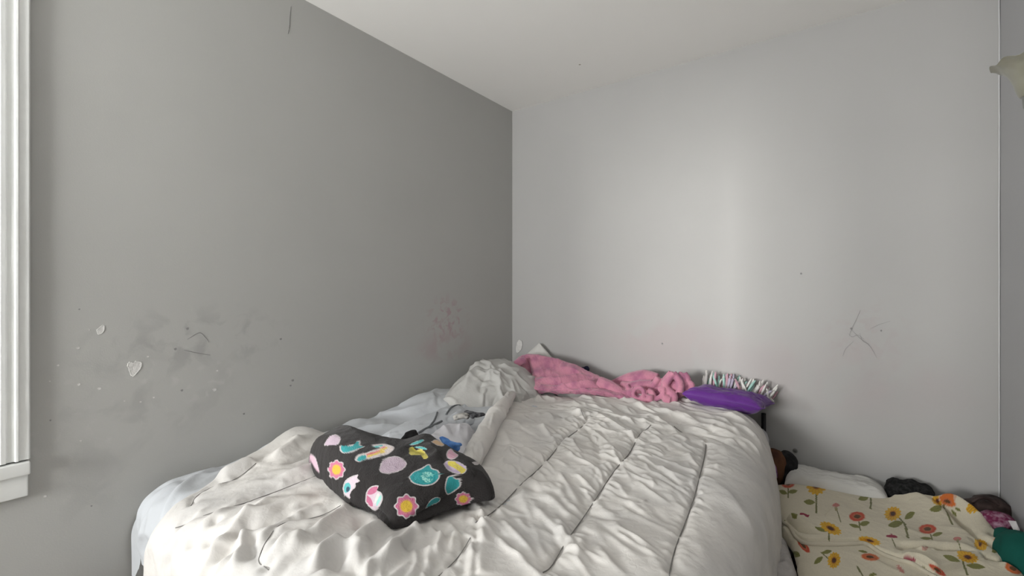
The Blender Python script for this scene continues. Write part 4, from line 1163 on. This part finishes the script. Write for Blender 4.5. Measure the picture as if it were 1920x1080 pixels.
x, y = shape(680, 290, [(515, 345), (545, 300), (640, 275), (740, 240), (690, 235), (665, 225), (740, 210), (800, 215), (850, 240), (800, 290), (700, 315), (600, 340), (550, 360)], (0.60, 0.52, 0.50))
bl.paint(ell(x, y, -115, 40, 45, 26, -0.3) < 1, TEAL); bl.paint(seg_d(x, y, -60, 10, 60, -25) < 9, (0.65, 0.22, 0.20)); bl.paint(seg_d(x, y, -55, 24, 90, -20) < 8, (0.66, 0.50, 0.12)); bl.paint(seg_d(x, y, -20, -60, 70, -72) < 8, TEAL2)
bl.paint(seg_d(x, y, 60, -30, 110, -50) < 10, (0.66, 0.50, 0.12)); bl.paint(seg_d(x, y, 70, -50, 95, -58) < 7, (0.62, 0.22, 0.25))
x, y = shape(450, 600, [(405, 600), (430, 540), (480, 505), (530, 490), (520, 520), (540, 545), (505, 560), (500, 590), (480, 610), (460, 660), (465, 700), (420, 660)], (0.60, 0.50, 0.56))
bl.paint(ell(x, y, -15, -5, 32, 42, 0.3) < 1, TEAL2); bl.paint(ell(x, y, -8, 8, 16, 22, 0.3) < 1, (0.03, 0.08, 0.12))
x, y = shape(680, 690, [(610, 720), (620, 640), (660, 595), (715, 590), (700, 630), (735, 650), (745, 700), (720, 760), (690, 790), (650, 770)], (0.60, 0.48, 0.54))
bl.paint(ell(x, y, -15, -60, 55, 30, -0.7) < 1, PINK); bl.paint(ell(x, y, -45, 30, 26, 45, -0.4) < 1, PINK); bl.paint(ell(x, y, 45, 25, 18, 60, 0.25) < 1, MINT); bl.paint(ell(x, y, 20, 5, 12, 50, 0.3) < 1, (0.62, 0.66, 0.6))
shape(1080, 285, [(1000, 240), (1030, 235), (1060, 265), (1100, 255), (1130, 280), (1160, 320), (1125, 335), (1095, 300), (1050, 300), (1005, 295)], (0.58, 0.50, 0.10), edge=(0.6, 0.52, 0.2), w=6)
shape(1380, 295, [(1335, 300), (1350, 265), (1375, 255), (1395, 280), (1430, 305), (1390, 335), (1350, 330)], (0.62, 0.36, 0.44), w=8)
x, y = shape(1405, 415, [(1310, 385), (1345, 360), (1420, 365), (1500, 410), (1490, 460), (1430, 470), (1350, 435)], LIL, w=8)
bl.paint(seg_d(x, y, -40, -45, 80, 30) < 24, (0.62, 0.52, 0.10))
shape(1205, 720, [(1145, 780), (1180, 725), (1230, 690), (1270, 695), (1255, 725), (1200, 750)], TEAL, w=7)
shape(300, 170, [(225, 215), (270, 150), (330, 122), (372, 150), (355, 200), (300, 212)], PALE, w=4)
shape(120, 340, [(80, 330), (110, 305), (145, 330), (170, 400), (185, 470), (150, 440), (110, 370)], (0.62, 0.42, 0.50), w=6)
shape(1060, 190, [(995, 210), (1050, 185), (1110, 165), (1125, 175), (1080, 198), (1030, 212)], TEAL2, w=4)
shape(1095, 240, [(1040, 232), (1090, 226), (1140, 240), (1148, 255), (1095, 246)], TEAL2, w=3)
shape(1250, 190, [(1200, 185), (1240, 170), (1300, 205), (1285, 220), (1235, 205)], (0.66, 0.46, 0.28), w=8)
shape(1740, 500, [(1712, 460), (1735, 455), (1755, 510), (1752, 560), (1735, 520)], TEAL2, w=4)
shape(1590, 385, [(1560, 370), (1600, 365), (1620, 385), (1590, 392)], WHT, w=2)
link('printed_blanket', bl.build('printed_blanket'), M_black, label='folded black fleece blanket printed with flowers, rainbows and teal shapes', cat='blanket')

# ------------------------------------------------------------------ heap between bed and wall
heap_o = [(1.60, -0.05), (1.80, -0.03), (2.05, -0.03), (2.20, -0.06), (2.20, -0.35), (2.14, -0.62), (2.00, -0.78), (1.92, -1.15), (1.75, -1.25), (1.61, -1.22), (1.595, -0.6)]
hp = dome(heap_o, 0.002, 0.385, p=9, q=0.45, n=110, c=(1.88, -0.55))
hp = Cloth(hp)
if hp.N[55, 55, 2] < 0: hp.set_flip()
hp.scatter(80, (1.6, 2.2), (-1.2, -0.05), 0.6, 0.8, (0.1, 0.3), (0.015, 0.03), (0.004, 0.012), seed=22)
hp.H = np.clip(hp.H, -0.03, 0.012)
link('laundry_heap', hp.build('laundry_heap'), M_heap, label='dark heap of clothes filling the gap between bed and wall', cat='laundry')

# pillow behind the sunflower blanket
wp = thing('printed_pillow', 'white pillow with faint blue print behind the sunflower blanket', 'pillow', (1.745, -0.17, 0.42))
c_ = (1.738, -0.110, 0.434); R_ = rotm(-0.10, 0.02, 0.02)
pm = pillow_mesh('cover', c_, 0.172, 0.098, 0.058, R_, n=80, seed=21, pinch=0.0, e=7, wr=0.003)
part('cover', pm, M_pillow, wp)
mb = fabric('pale_blue_print', (0.36, 0.40, 0.47), weave=500)
pmV = np.array([v.co[:] for v in pm.vertices]); pmN = np.array([v.normal[:] for v in pm.vertices]); pmX = project(pmV); pmF = ((CAM - pmV) * pmN).sum(-1) > 0
def on_mesh(px, py):
    d = np.hypot(pmX[:, 0] - px, pmX[:, 1] - py) + np.where(pmF, 0, 1e5); k = int(np.argmin(d)); return pmV[k] + pmN[k] * 0.0006
for l in ([(1528, 901), (1533, 895), (1538, 893)], [(1540, 893), (1548, 884), (1560, 882), (1572, 886)], [(1552, 890), (1562, 888), (1572, 890)], [(1568, 898), (1574, 901), (1577, 902)]):
    part('print_line', tube_mesh('print_line', [on_mesh(*p) for p in l], 0.0016, 5, 4, 0.4), mb, wp)

# brown and black bundle, violet cloth
bb = thing('bundle', 'brown and black soft bundle wedged between bed and wall', 'bundle', tuple(at(1470, 880, Y=-0.12)))
remeshed('brown_side', [blob_piece(at(1452, 866, Y=-0.13), (0.055, 0.05, 0.058), 31, 0.12), blob_piece(at(1450, 885, Y=-0.14), (0.05, 0.05, 0.07), 33, 0.12)], M_brown, bb, voxel=0.006, smooth=3)
remeshed('black_side', [blob_piece(at(1474, 870, Y=-0.11), (0.045, 0.045, 0.056), 35, 0.12), blob_piece(at(1486, 878, Y=-0.09), (0.022, 0.025, 0.026), 36, 0.2), blob_piece(at(1468, 885, Y=-0.12), (0.05, 0.05, 0.06), 37, 0.1)], M_blackcl, bb, voxel=0.006, smooth=3)
remeshed('scarf', [tube_piece(pxY([(1441, 868, -0.22), (1449, 872, -0.23), (1453, 884, -0.23), (1453, 896, -0.22)]), [0.008, 0.010, 0.010, 0.010], 8, 5), tube_piece(pxY([(1442, 878, -0.22), (1446, 888, -0.22), (1444, 897, -0.22)]), [0.014, 0.018, 0.014], 8, 5)],
         M_violet, voxel=0.004, smooth=2, label='violet scarf end beside the brown bundle at the bed edge', cat='scarf')
# shaggy black cloth
fz = [blob_piece(at(px, py, Y=-0.085), (rr1, 0.06, rr2), 40 + k, 0.2) for k, (px, py, rr1, rr2) in enumerate([(1682, 921, 0.04, 0.045), (1705, 922, 0.045, 0.042), (1728, 928, 0.04, 0.035), (1690, 935, 0.06, 0.06)])]
remeshed('shaggy_cloth', fz, M_fuzz, voxel=0.006, smooth=1, label='black shaggy cloth showing between white pillow and sunflower blanket', cat='cloth')
# dark bag in the corner
bagt = thing('bag', 'dark brown slouchy bag with a curved strap in the room corner', 'bag', tuple(at(1850, 975, Y=-0.12)))
remeshed('body', [blob_piece(at(1858, 955, Y=-0.10), (0.055, 0.06, 0.05), 50, 0.15), blob_piece(at(1840, 962, Y=-0.13), (0.06, 0.06, 0.055), 51, 0.15), blob_piece(at(1872, 968, Y=-0.10), (0.032, 0.05, 0.05), 52, 0.12)], M_dkbrown, bagt, voxel=0.006, smooth=3)
part('strap', tube_mesh('strap', pxY([(1822, 942, -0.17), (1834, 934, -0.17), (1850, 934, -0.16), (1866, 942, -0.15), (1878, 955, -0.13)]), [0.005, 0.006, 0.006, 0.005], 8, 6), M_dkbrown, bagt)
# patterned cloth, paper tag, green cushion
remeshed('patterned_cloth', [tube_piece(pxY([(1845, 975, -0.24), (1862, 980, -0.25), (1882, 986, -0.26), (1897, 994, -0.27)]), [0.03, 0.04, 0.042, 0.03], 12, 6), tube_piece(pxY([(1840, 962, -0.22), (1850, 972, -0.23), (1858, 985, -0.24)]), [0.025, 0.03, 0.025], 12, 6)],
         M_paisley, voxel=0.005, smooth=2, label='maroon and lilac patterned cloth between dark bag and green cushion', cat='cloth')
tagP = np.array(pxY([(1891, 976, -0.34), (1905, 977, -0.36), (1912, 993, -0.38), (1911, 1004, -0.40), (1902, 996, -0.38), (1896, 985, -0.36)]))
bm = bmesh.new(); top = [bm.verts.new(p) for p in tagP]; bot = [bm.verts.new(p + np.array([0.0, 0.004, -0.002])) for p in tagP]
bm.faces.new(top); bm.faces.new(bot[::-1])
for k in range(6): bm.faces.new((top[k], bot[k], bot[(k + 1) % 6], top[(k + 1) % 6]))
link('paper_tag', bm_mesh('paper_tag', bm), M_paper, label='creased white paper tag above the green cushion', cat='tag')
remeshed('cushion', [blob_piece(at(1916, 1048, Y=-0.44), (0.062, 0.09, 0.072), 55, 0.06, 26), blob_piece(at(1893, 1022, Y=-0.34), (0.045, 0.07, 0.045), 56, 0.06, 26)], M_green, voxel=0.007, smooth=6,
         label='dark green cushion at the right end of the sunflower blanket', cat='cushion')

# white fluffy blanket beside the bed
fo = outline_px([(1467, 984, .44), (1476, 1004, .43), (1488, 1045, .42), (1500, 1090, .41), (1500, 1160, .40), (1440, 1160, .39), (1415, 1090, .385), (1440, 1040, .40), (1456, 1005, .42)], 0.42)
fl = Cloth(dome(fo, 0.36, 0.075, p=5, q=0.6, n=110))
if fl.N[55, 55, 2] < 0: fl.set_flip()
fl.foldpx([(1430, 1062), (1455, 1050), (1475, 1045)], 0.012, -0.012); fl.foldpx([(1435, 1055), (1450, 1030), (1465, 1005)], 0.015, 0.010); fl.foldpx([(1440, 1075), (1465, 1062), (1485, 1058)], 0.018, 0.012)
fl.H += 0.0015 * fbm(fl.U * 80, fl.V * 80, 23, 3)
link('fluffy_blanket', fl.build('fluffy_blanket'), M_fluffy, label='white fluffy blanket squeezed between comforter and sunflower blanket', cat='blanket')

# ------------------------------------------------------------------ sunflower blanket
def Z5(x, y): return (1420 + x / 3.84, 820 + y / 3.84)
so = [(1450, 899, .462), (1490, 894, .468), (1530, 899, .468), (1575, 908, .468), (1625, 920, .468), (1665, 926, .47), (1692, 928, .475), (1715, 922, .49), (1738, 918, .505), (1765, 922, .51), (1800, 930, .50), (1820, 950, .495), (1845, 985, .48), (1868, 1008, .475), (1890, 1028, .47), (1908, 1052, .46), (1930, 1085, .45), (1945, 1130, .44),
      (1900, 1190, .42), (1780, 1260, .41), (1620, 1300, .41), (1520, 1220, .41), (1505, 1120, .415), (1495, 1070, .42), (1484, 1020, .43), (1462, 985, .45), (1450, 940, .455)]
sb = dome(outline_px(so, 0.45), 0.415, 0.048, p=14, q=0.5, n=360, c=at(1690, 1040, Z=0.44)[:2])
sbz = mound(sb[..., 0], sb[..., 1], 2.05, -0.16, 0.13, 0.12, 0.045) + mound(sb[..., 0], sb[..., 1], 2.12, -0.38, 0.1, 0.14, 0.025) - 0.02 * sstep(-0.5, -1.1, sb[..., 1])
sb[..., 2] += sbz * np.clip((sb[..., 2] - 0.415) / 0.03, 0, 1)
sun = Cloth(sb)
if sun.N[180, 180, 2] < 0: sun.set_flip()
HEM = [(180, 610), (240, 650), (300, 735), (380, 770), (520, 770), (700, 765), (780, 770), (880, 830), (1000, 880), (1100, 905), (1200, 960), (1290, 1010)]
sun.step([Z5(*p) for p in HEM], 0.006, 0.016, side=1, reach=0.35, taper=0.02)
for pts, w, a in [([(190, 590), (300, 680), (400, 715), (480, 725)], 0.010, -0.020), ([(230, 580), (330, 650), (450, 700)], 0.016, 0.012), ([(180, 640), (230, 700), (300, 770)], 0.012, 0.008),
                  ([(1000, 850), (1060, 815), (1200, 825), (1400, 830), (1590, 828)], 0.009, -0.020), ([(1010, 810), (1200, 800), (1400, 805), (1580, 800)], 0.020, 0.010), ([(1230, 390), (1400, 520), (1560, 680), (1720, 800), (1800, 870)], 0.012, -0.030),
                  ([(1260, 385), (1420, 470), (1600, 640), (1780, 790), (1860, 850)], 0.018, 0.028), ([(1420, 420), (1560, 560), (1700, 700), (1800, 780)], 0.010, -0.022), ([(1450, 420), (1600, 560), (1720, 690)], 0.014, 0.022),
                  ([(1590, 830), (1680, 870), (1780, 890), (1870, 870)], 0.009, -0.022), ([(1700, 860), (1800, 930), (1880, 990)], 0.016, 0.010), ([(1540, 700), (1590, 790), (1600, 830)], 0.010, -0.008),
                  ([(1030, 890), (1160, 900), (1260, 960), (1330, 1000)], 0.010, 0.012), ([(1160, 850), (1230, 830), (1300, 850)], 0.012, 0.010), ([(300, 420), (500, 460), (700, 440)], 0.05, -0.005), ([(950, 430), (1060, 430), (1200, 400)], 0.02, 0.010)]:
    sun.foldpx([Z5(*p) for p in pts], w, a, taper=(0.2, 0.2))
sun.scatter(30, (1.6, 2.15), (-1.0, -0.2), 0.3, 0.9, (0.08, 0.2), (0.012, 0.025), (0.001, 0.004), seed=25)
sun.H += 0.0006 * fbm(sun.U * 70, sun.V * 70, 29, 3)
sun.pix = project(sun.final())
sun.C = np.zeros(sun.P.shape, np.float32); sun.C[:] = (0.60, 0.55, 0.43)
SY = (0.62, 0.36, 0.03); SY2 = (0.50, 0.24, 0.02); LEAF = (0.19, 0.19, 0.055); STEM = (0.15, 0.15, 0.06); RED = (0.48, 0.07, 0.035); DRK = (0.07, 0.03, 0.02); SPK = (0.50, 0.20, 0.17); MAR = (0.26, 0.03, 0.06)
sun.pixmap()
def poly5(pts, c): sun.paint(sun.poly([Z5(*p) for p in pts]), c)
def ring(cx, cy, a, b, ang, rad):
    th = np.linspace(0, 2 * np.pi, len(rad), endpoint=False); c, s_ = math.cos(ang), math.sin(ang)
    return [(cx + a * r_ * math.cos(t) * c - b * r_ * math.sin(t) * s_, cy + a * r_ * math.cos(t) * s_ + b * r_ * math.sin(t) * c) for t, r_ in zip(th, rad)]
def leaf(cx, cy, L, w, ang):
    t = np.linspace(-1, 1, 12); c, s_ = math.cos(ang), math.sin(ang)
    pts = [(L * q, w * (1 - q * q)) for q in t] + [(L * q, -w * (1 - q * q)) for q in t[::-1]]
    poly5([(cx + x * c - y * s_, cy + x * s_ + y * c) for x, y in pts], LEAF)
    stem(cx - 0.8 * L * c, cy - 0.8 * L * s_, cx + 0.8 * L * c, cy + 0.8 * L * s_, 1.8, (0.13, 0.14, 0.04))
def stem(x1, y1, x2, y2, w=5, col=STEM):
    n_ = 6; q = sun.uvk([Z5(x1 + (x2 - x1) * k / n_, y1 + (y2 - y1) * k / n_) for k in range(n_ + 1)])
    q[1:-1] = (q[:-2] + q[1:-1] + q[2:]) / 3
    mk, d, f, sd = sun.dist(q, 0.02)
    m2 = np.zeros(mk.shape, bool); m2[mk] = d < w * 0.00046; sun.paint(m2, col)
def sflower(cx, cy, a, b, ang=0.0, cut=None):
    th = np.linspace(0, 2 * np.pi, 78, endpoint=False); rad = 0.80 + 0.24 * np.abs(np.cos(6.5 * th))
    if cut is not None: rad = np.where(np.sin(th) < -0.15, rad * 0.42, rad)
    poly5(ring(cx, cy, a, b, ang, rad), SY)
    for k in range(13):
        t = 2 * math.pi * (k + 0.5) / 13
        if cut is not None and math.sin(t) < -0.1: continue
        c, s_ = math.cos(ang), math.sin(ang)
        e = lambda r_: (cx + a * r_ * math.cos(t) * c - b * r_ * math.sin(t) * s_, cy + a * r_ * math.cos(t) * s_ + b * r_ * math.sin(t) * c)
        stem(*e(0.4), *e(0.85), 2.2, SY2)
    poly5(ring(cx, cy, a, b, ang, np.full(24, 0.42)), (0.35, 0.13, 0.02)); poly5(ring(cx, cy, a, b, ang, np.full(24, 0.30)), DRK)
def poppy(cx, cy, a, b, ang=0.0, col=RED):
    for r_, c in ((1.12, (0.55, 0.36, 0.26)), (1.0, col), (0.62, (0.46, 0.13, 0.06)), (0.42, (0.10, 0.05, 0.02))):
        poly5(ring(cx, cy, a, b, ang, np.full(28, r_) * (1 + 0.03 * np.cos(np.arange(28) * 2.1))), c)
def bud(cx, cy, a, b, col, ang=0.0):
    poly5(ring(cx, cy, a, b, ang, np.full(20, 1.0)), col)
stem(222, 355, 222, 435); leaf(186, 395, 32, 16, 0.4); leaf(255, 390, 36, 15, -0.15); poppy(220, 335, 46, 28)
stem(425, 380, 425, 545, 6); leaf(375, 466, 42, 20, 0.1); sflower(425, 345, 72, 70, 0, -0.25); bud(425, 345, 26, 12, DRK)
stem(570, 510, 600, 610, 3); bud(565, 488, 26, 14, SPK); bud(568, 515, 11, 15, (0.30, 0.26, 0.13))
stem(815, 390, 818, 515, 6); leaf(765, 435, 44, 22, -0.2); leaf(870, 414, 42, 15, -0.1)
stem(730, 600, 742, 670, 4); leaf(700, 637, 42, 13, 0.3); leaf(772, 620, 40, 18, -0.2); poppy(718, 570, 54, 33)
stem(1010, 570, 1060, 620, 7); stem(1060, 620, 1087, 725, 7); leaf(1096, 562, 46, 22, -0.6); leaf(995, 625, 58, 24, -0.2); sflower(975, 550, 62, 50, -0.3)
stem(1245, 690, 1260, 738, 4); leaf(1296, 697, 42, 14, -0.25); leaf(1215, 727, 46, 10, 0.05); poppy(1225, 660, 60, 33)
stem(970, 730, 995, 790, 3); bud(968, 713, 44, 11, MAR, 0.1); bud(966, 705, 12, 12, MAR)
bud(340, 563, 38, 15, MAR, 0.4); leaf(268, 580, 24, 7, 0.05); leaf(215, 625, 30, 10, 0.7)
stem(515, 690, 515, 735, 5); leaf(458, 663, 48, 14, 0.35); sflower(528, 655, 85, 36, 0.45)
sflower(808, 745, 84, 28, 0.25, None)
stem(1340, 490, 1405, 628, 6); leaf(1290, 514, 52, 24, -0.15); sflower(1300, 455, 46, 34, 0.5); poppy(1368, 460, 62, 30, 0.45, (0.55, 0.14, 0.03)); leaf(1415, 545, 34, 12, 0.9); leaf(1445, 520, 30, 10, 0.5)
sflower(1540, 525, 48, 26, 0.7); sflower(1610, 775, 52, 38, 0.4); sflower(1760, 750, 70, 26, 0.6); leaf(1815, 832, 44, 26, 0.5); leaf(1705, 812, 36, 20, 0.4); poppy(1725, 740, 22, 16, 0, (0.6, 0.24, 0.02))
bud(1440, 730, 30, 14, SPK); bud(1444, 745, 10, 14, (0.3, 0.27, 0.15)); stem(1450, 760, 1468, 820, 2.5); bud(1200, 800, 34, 16, (0.50, 0.30, 0.24))
poppy(332, 780, 62, 22, 0.85); leaf(278, 842, 34, 22, 0.4); stem(460, 830, 520, 880, 5); leaf(440, 885, 42, 18, -0.7); leaf(500, 825, 40, 14, -0.2); sflower(552, 885, 46, 60, 0.2)
poppy(812, 862, 62, 24, 0.15, (0.50, 0.12, 0.04)); leaf(760, 822, 36, 9, 0.2); stem(720, 930, 760, 1000, 6); leaf(830, 990, 30, 14, -0.2)
bud(1095, 880, 46, 22, MAR, 0.15); bud(1032, 950, 40, 12, SPK, 0.8); poppy(1295, 955, 70, 18, 0.6); stem(1190, 940, 1240, 1000, 5)
stem(1475, 880, 1512, 990, 6); leaf(1398, 872, 66, 20, 0.35); leaf(1572, 928, 72, 20, 0.12); sflower(1515, 862, 78, 40, 0.25); poppy(1840, 945, 66, 30, 0.45, (0.50, 0.12, 0.03))
for k, (cx, cy) in enumerate([(640, 1110), (1060, 1120), (1640, 1110), (430, 1290), (840, 1330), (1260, 1290), (1640, 1300), (640, 1500), (1060, 1530), (1450, 1500), (900, 1690)]):
    stem(cx, cy + 20, cx + 10, cy + 130, 6); leaf(cx - 45, cy + 95, 50, 22, 0.3); leaf(cx + 55, cy + 80, 46, 20, -0.3)
    if k % 3 == 1: poppy(cx, cy, 66, 42)
    else: sflower(cx, cy, 74, 58, 0.2)
sunb = thing('sunflower_blanket', 'cream blanket printed with sunflowers and poppies beside the bed', 'blanket', (1.85, -0.55, 0.38))
part('cover', sun.build('cover'), M_sun, sunb)
hl = sun.on_surface(smooth_line(sun.uv([Z5(*p) for p in HEM]), 6), 0.001)
part('hem', tube_mesh('hem', hl[::2], [0.006, 0.0075, 0.007, 0.0065], 10, 3), fabric('cream_hem', (0.58, 0.53, 0.42), mot=20, fuzz=300, bump=0.4), sunb)

# ------------------------------------------------------------------ floor lamp by the right wall
k_ = 0.00128
lc = CAM + ray(1946, 110) * k_
lamp = thing('floor_lamp', 'floor lamp with pale frosted bell-shaped glass shade at the right edge', 'lamp', (lc[0], lc[1], 0))
pr = np.array([(0.022, -0.088), (0.030, -0.085), (0.036, -0.070), (0.041, -0.050), (0.049, -0.030), (0.061, -0.013), (0.074, -0.003), (0.080, 0.0)])
pr = smooth_line(pr, 5)
inn = pr[::-1] * np.array([1, 1]) + np.array([-0.003, 0.001])
th = np.linspace(0, 2 * np.pi, 72, endpoint=False)
full = np.vstack([pr, inn])
Rm = full[:, None, 0] * (1 + 0.018 * np.cos(10 * th)[None, :] * sstep(-0.03, 0.0, full[:, 1])[:, None])
P = np.stack([Rm * np.cos(th) + lc[0], Rm * np.sin(th) + lc[1], np.repeat(full[:, 1:2], 72, 1) + lc[2] + 0.004 * np.cos(10 * th)[None, :] * sstep(-0.02, 0.0, full[:, 1])[:, None]], -1)
part('shade', mesh('shade', P, grid_faces(len(full), 72, True)), M_shade, lamp)
sock_ = part('socket', lathe_mesh('socket', [(0.0005, 0.0), (0.024, 0.0), (0.027, -0.006), (0.024, -0.03), (0.014, -0.04), (0.012, -0.06), (0.0005, -0.06)], 32, (lc[0], lc[1], lc[2] - 0.083)), M_chrome, lamp)
bulb = [(0.0005, 0.062), (0.012, 0.058), (0.02, 0.045), (0.022, 0.032), (0.016, 0.015), (0.011, 0.0)]
part('bulb', lathe_mesh('bulb', bulb, 24, (lc[0], lc[1], lc[2] - 0.083)), plain('bulb_glass', (0.7, 0.7, 0.68), rough=0.2), sock_)
part('pole', tube_mesh('pole', [(lc[0], lc[1], 0.02), (lc[0], lc[1], 0.9), (lc[0], lc[1], lc[2] - 0.14)], 0.011, 16, 4), M_chrome, lamp)
part('base', lathe_mesh('base', [(0.0005, 0.03), (0.02, 0.03), (0.03, 0.022), (0.08, 0.016), (0.088, 0.008), (0.088, 0.0), (0.0005, 0.0)], 40, (lc[0], lc[1], 0)), M_chrome, lamp)
